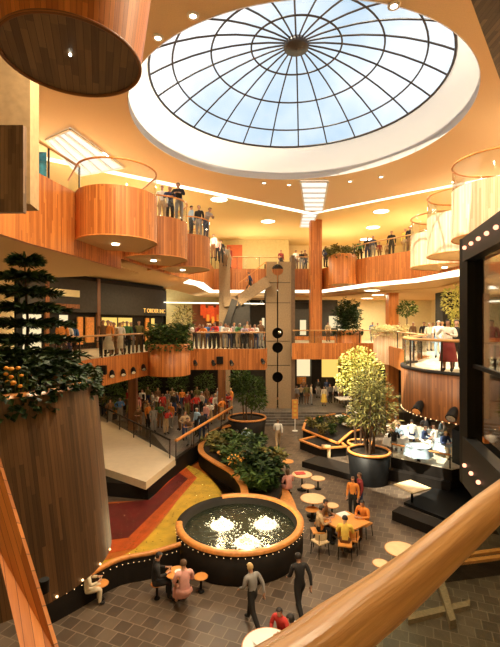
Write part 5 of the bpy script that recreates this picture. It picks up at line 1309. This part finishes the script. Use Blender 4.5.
for i, (px, yy) in enumerate(((112, 30), (150, 35.5), (178, 36.2), (205, 36.4), (128, 33.5))):
    x = PY(px, yy); tree('potted_tree', (x, yy), DK, 2.4, .05, [(0, 0, 0, .9, .8, .9, 1)], 'leaf_mid', 420, .26, .1, 'dim leafy indoor tree at the back of the lower deck, %s from the left' % ORD[[112, 128, 150, 178, 205].index(px)], pot=(.4, .5))
# seated behind the bed
crowd([(238, 29, 'pink', 'navy', {'py': 452}), (246, 28, 'light blue', 'grey', {'py': 449, 'hair': 'grey'}), (233, 28, 'maroon', 'black', {'py': 455})], 0, 'seated behind the planting bed', 'people seated around the bed', pose='sit')
x, y = PZ(289, 500, .0); person(x, y, 0, 2.0, 'sit', 'pink', 'pink', 'on the curved bench behind the fountain', None, longhair=True, hair='brown', longsleeve=False)
x, y = PZ(277, 494, .0); person(x + .1, y, 0.0, 0.3, 'sit', 'black', 'black', 'seated left of the pink bench sitter', None, hair='blond')
# group at the orange square table
qx, qy = q1
for dx, dy, fa, tpc, bt, l in ((-.25, -.95, 1.35, 'yellow', 'brown', 'at orange square table, back turned'), (-1.0, -.1, .1, 'tan', 'black', 'fountain side of orange square table'), (-.75, .5, -.5, 'brown', 'grey', 'far left of orange square table'),
                               (.75, .45, -2.4, 'orange', 'brown', 'far right of orange square table')):
    person(qx + dx, qy + dy, 0, fa, 'sit', tpc, bt, 'seated ' + l, 'group at the orange table', hair='dark')
    chair(qx + dx, qy + dy, fa + PI / 2 + PI * 0, 'chair of the ' + tpc + ' dressed sitter at the orange square table', 'orangetop')
person(*PZ(353, 518, 0), 0, -2.2, 'stand', 'orange', 'black', 'left of the pair beside orange table', None, hair='brown', scale=.95)
person(*PZ(360, 516, 0), 0, PI, 'stand', 'maroon', 'navy', 'right of the pair beside orange table', None, hair='brown')
# foreground figures
x, y = PZ(253, 627, 0); person(x, y, 0, 2.3, 'walk', 'grey', 'black', 'striding across the court below the fountain', None, hair='blond', scale=.92)
x, y = PZ(300, 617, 0); person(x, y, 0, 1.9, 'walk', 'black', 'black', 'striding right of the grey jacketed walker', None, hair='dark', scale=.95)
x, y = t6
person(x - .62, y - .1, 0, .3, 'sit', 'black', 'black', 'left of the orange foreground table', 'foreground couple', hair='dark')
person(x + .3, y - .55, 0, 2.0, 'sit', 'pink', 'pink', 'back turned at orange foreground table', 'foreground couple', hair='brown', skirt=True)
T(157, 583, 6, 'stool under the dark dressed person of the foreground couple', h=.43, cat='stool', name='stool', top='orangetop')
x, y = PZ(86, 606, 0); person(x, y, 0, .4, 'sit', 'cream', 'cream', 'crouched under the foreground planter', None, hair='blond', scale=.85)
x, y = t7; person(x + .62, y + .12, 0, 2.8, 'sit', 'white', 'black', 'beside table at the bottom edge', None, hair='dark')
person(x + .35, y + .75, 0, -2.2, 'sit', 'red', 'brown', 'behind table at the bottom edge', None, hair='dark', scale=.85)
# sunlit seating
for i, (px, py, tpc, bt) in enumerate(((398, 440, 'light blue', 'white'), (412, 436, 'white', 'navy'), (423, 443, 'navy', 'white'), (436, 443, 'white', 'grey'), (444, 449, 'navy', 'cream'), (446, 437, 'grey', 'navy'), (394, 445, 'black', 'grey'), (397, 432, 'tan', 'brown'), (440, 434, 'light blue', 'brown'), (426, 431, 'black', 'cream'))):
    x, y = PZ(px, py + 8, 1.03); person(x, y, 1.03, RI.uniform(-PI, PI), 'sit', tpc, bt, 'sunlit seating area on the right', 'people in the sunlit seating', hair=HAIRS[i % 6])
for i, (px, py, tpc, bt) in enumerate(((350, 418, 'white', 'navy'), (355, 430, 'grey', 'black'), (349, 408, 'white', 'brown'))):
    x, y = PZ(px, py + 6, 0.0); person(x, y, 0, RI.uniform(-PI, 0), 'stand' if i != 1 else 'lean', tpc, bt, 'left of the big potted tree', 'people left of the big tree')
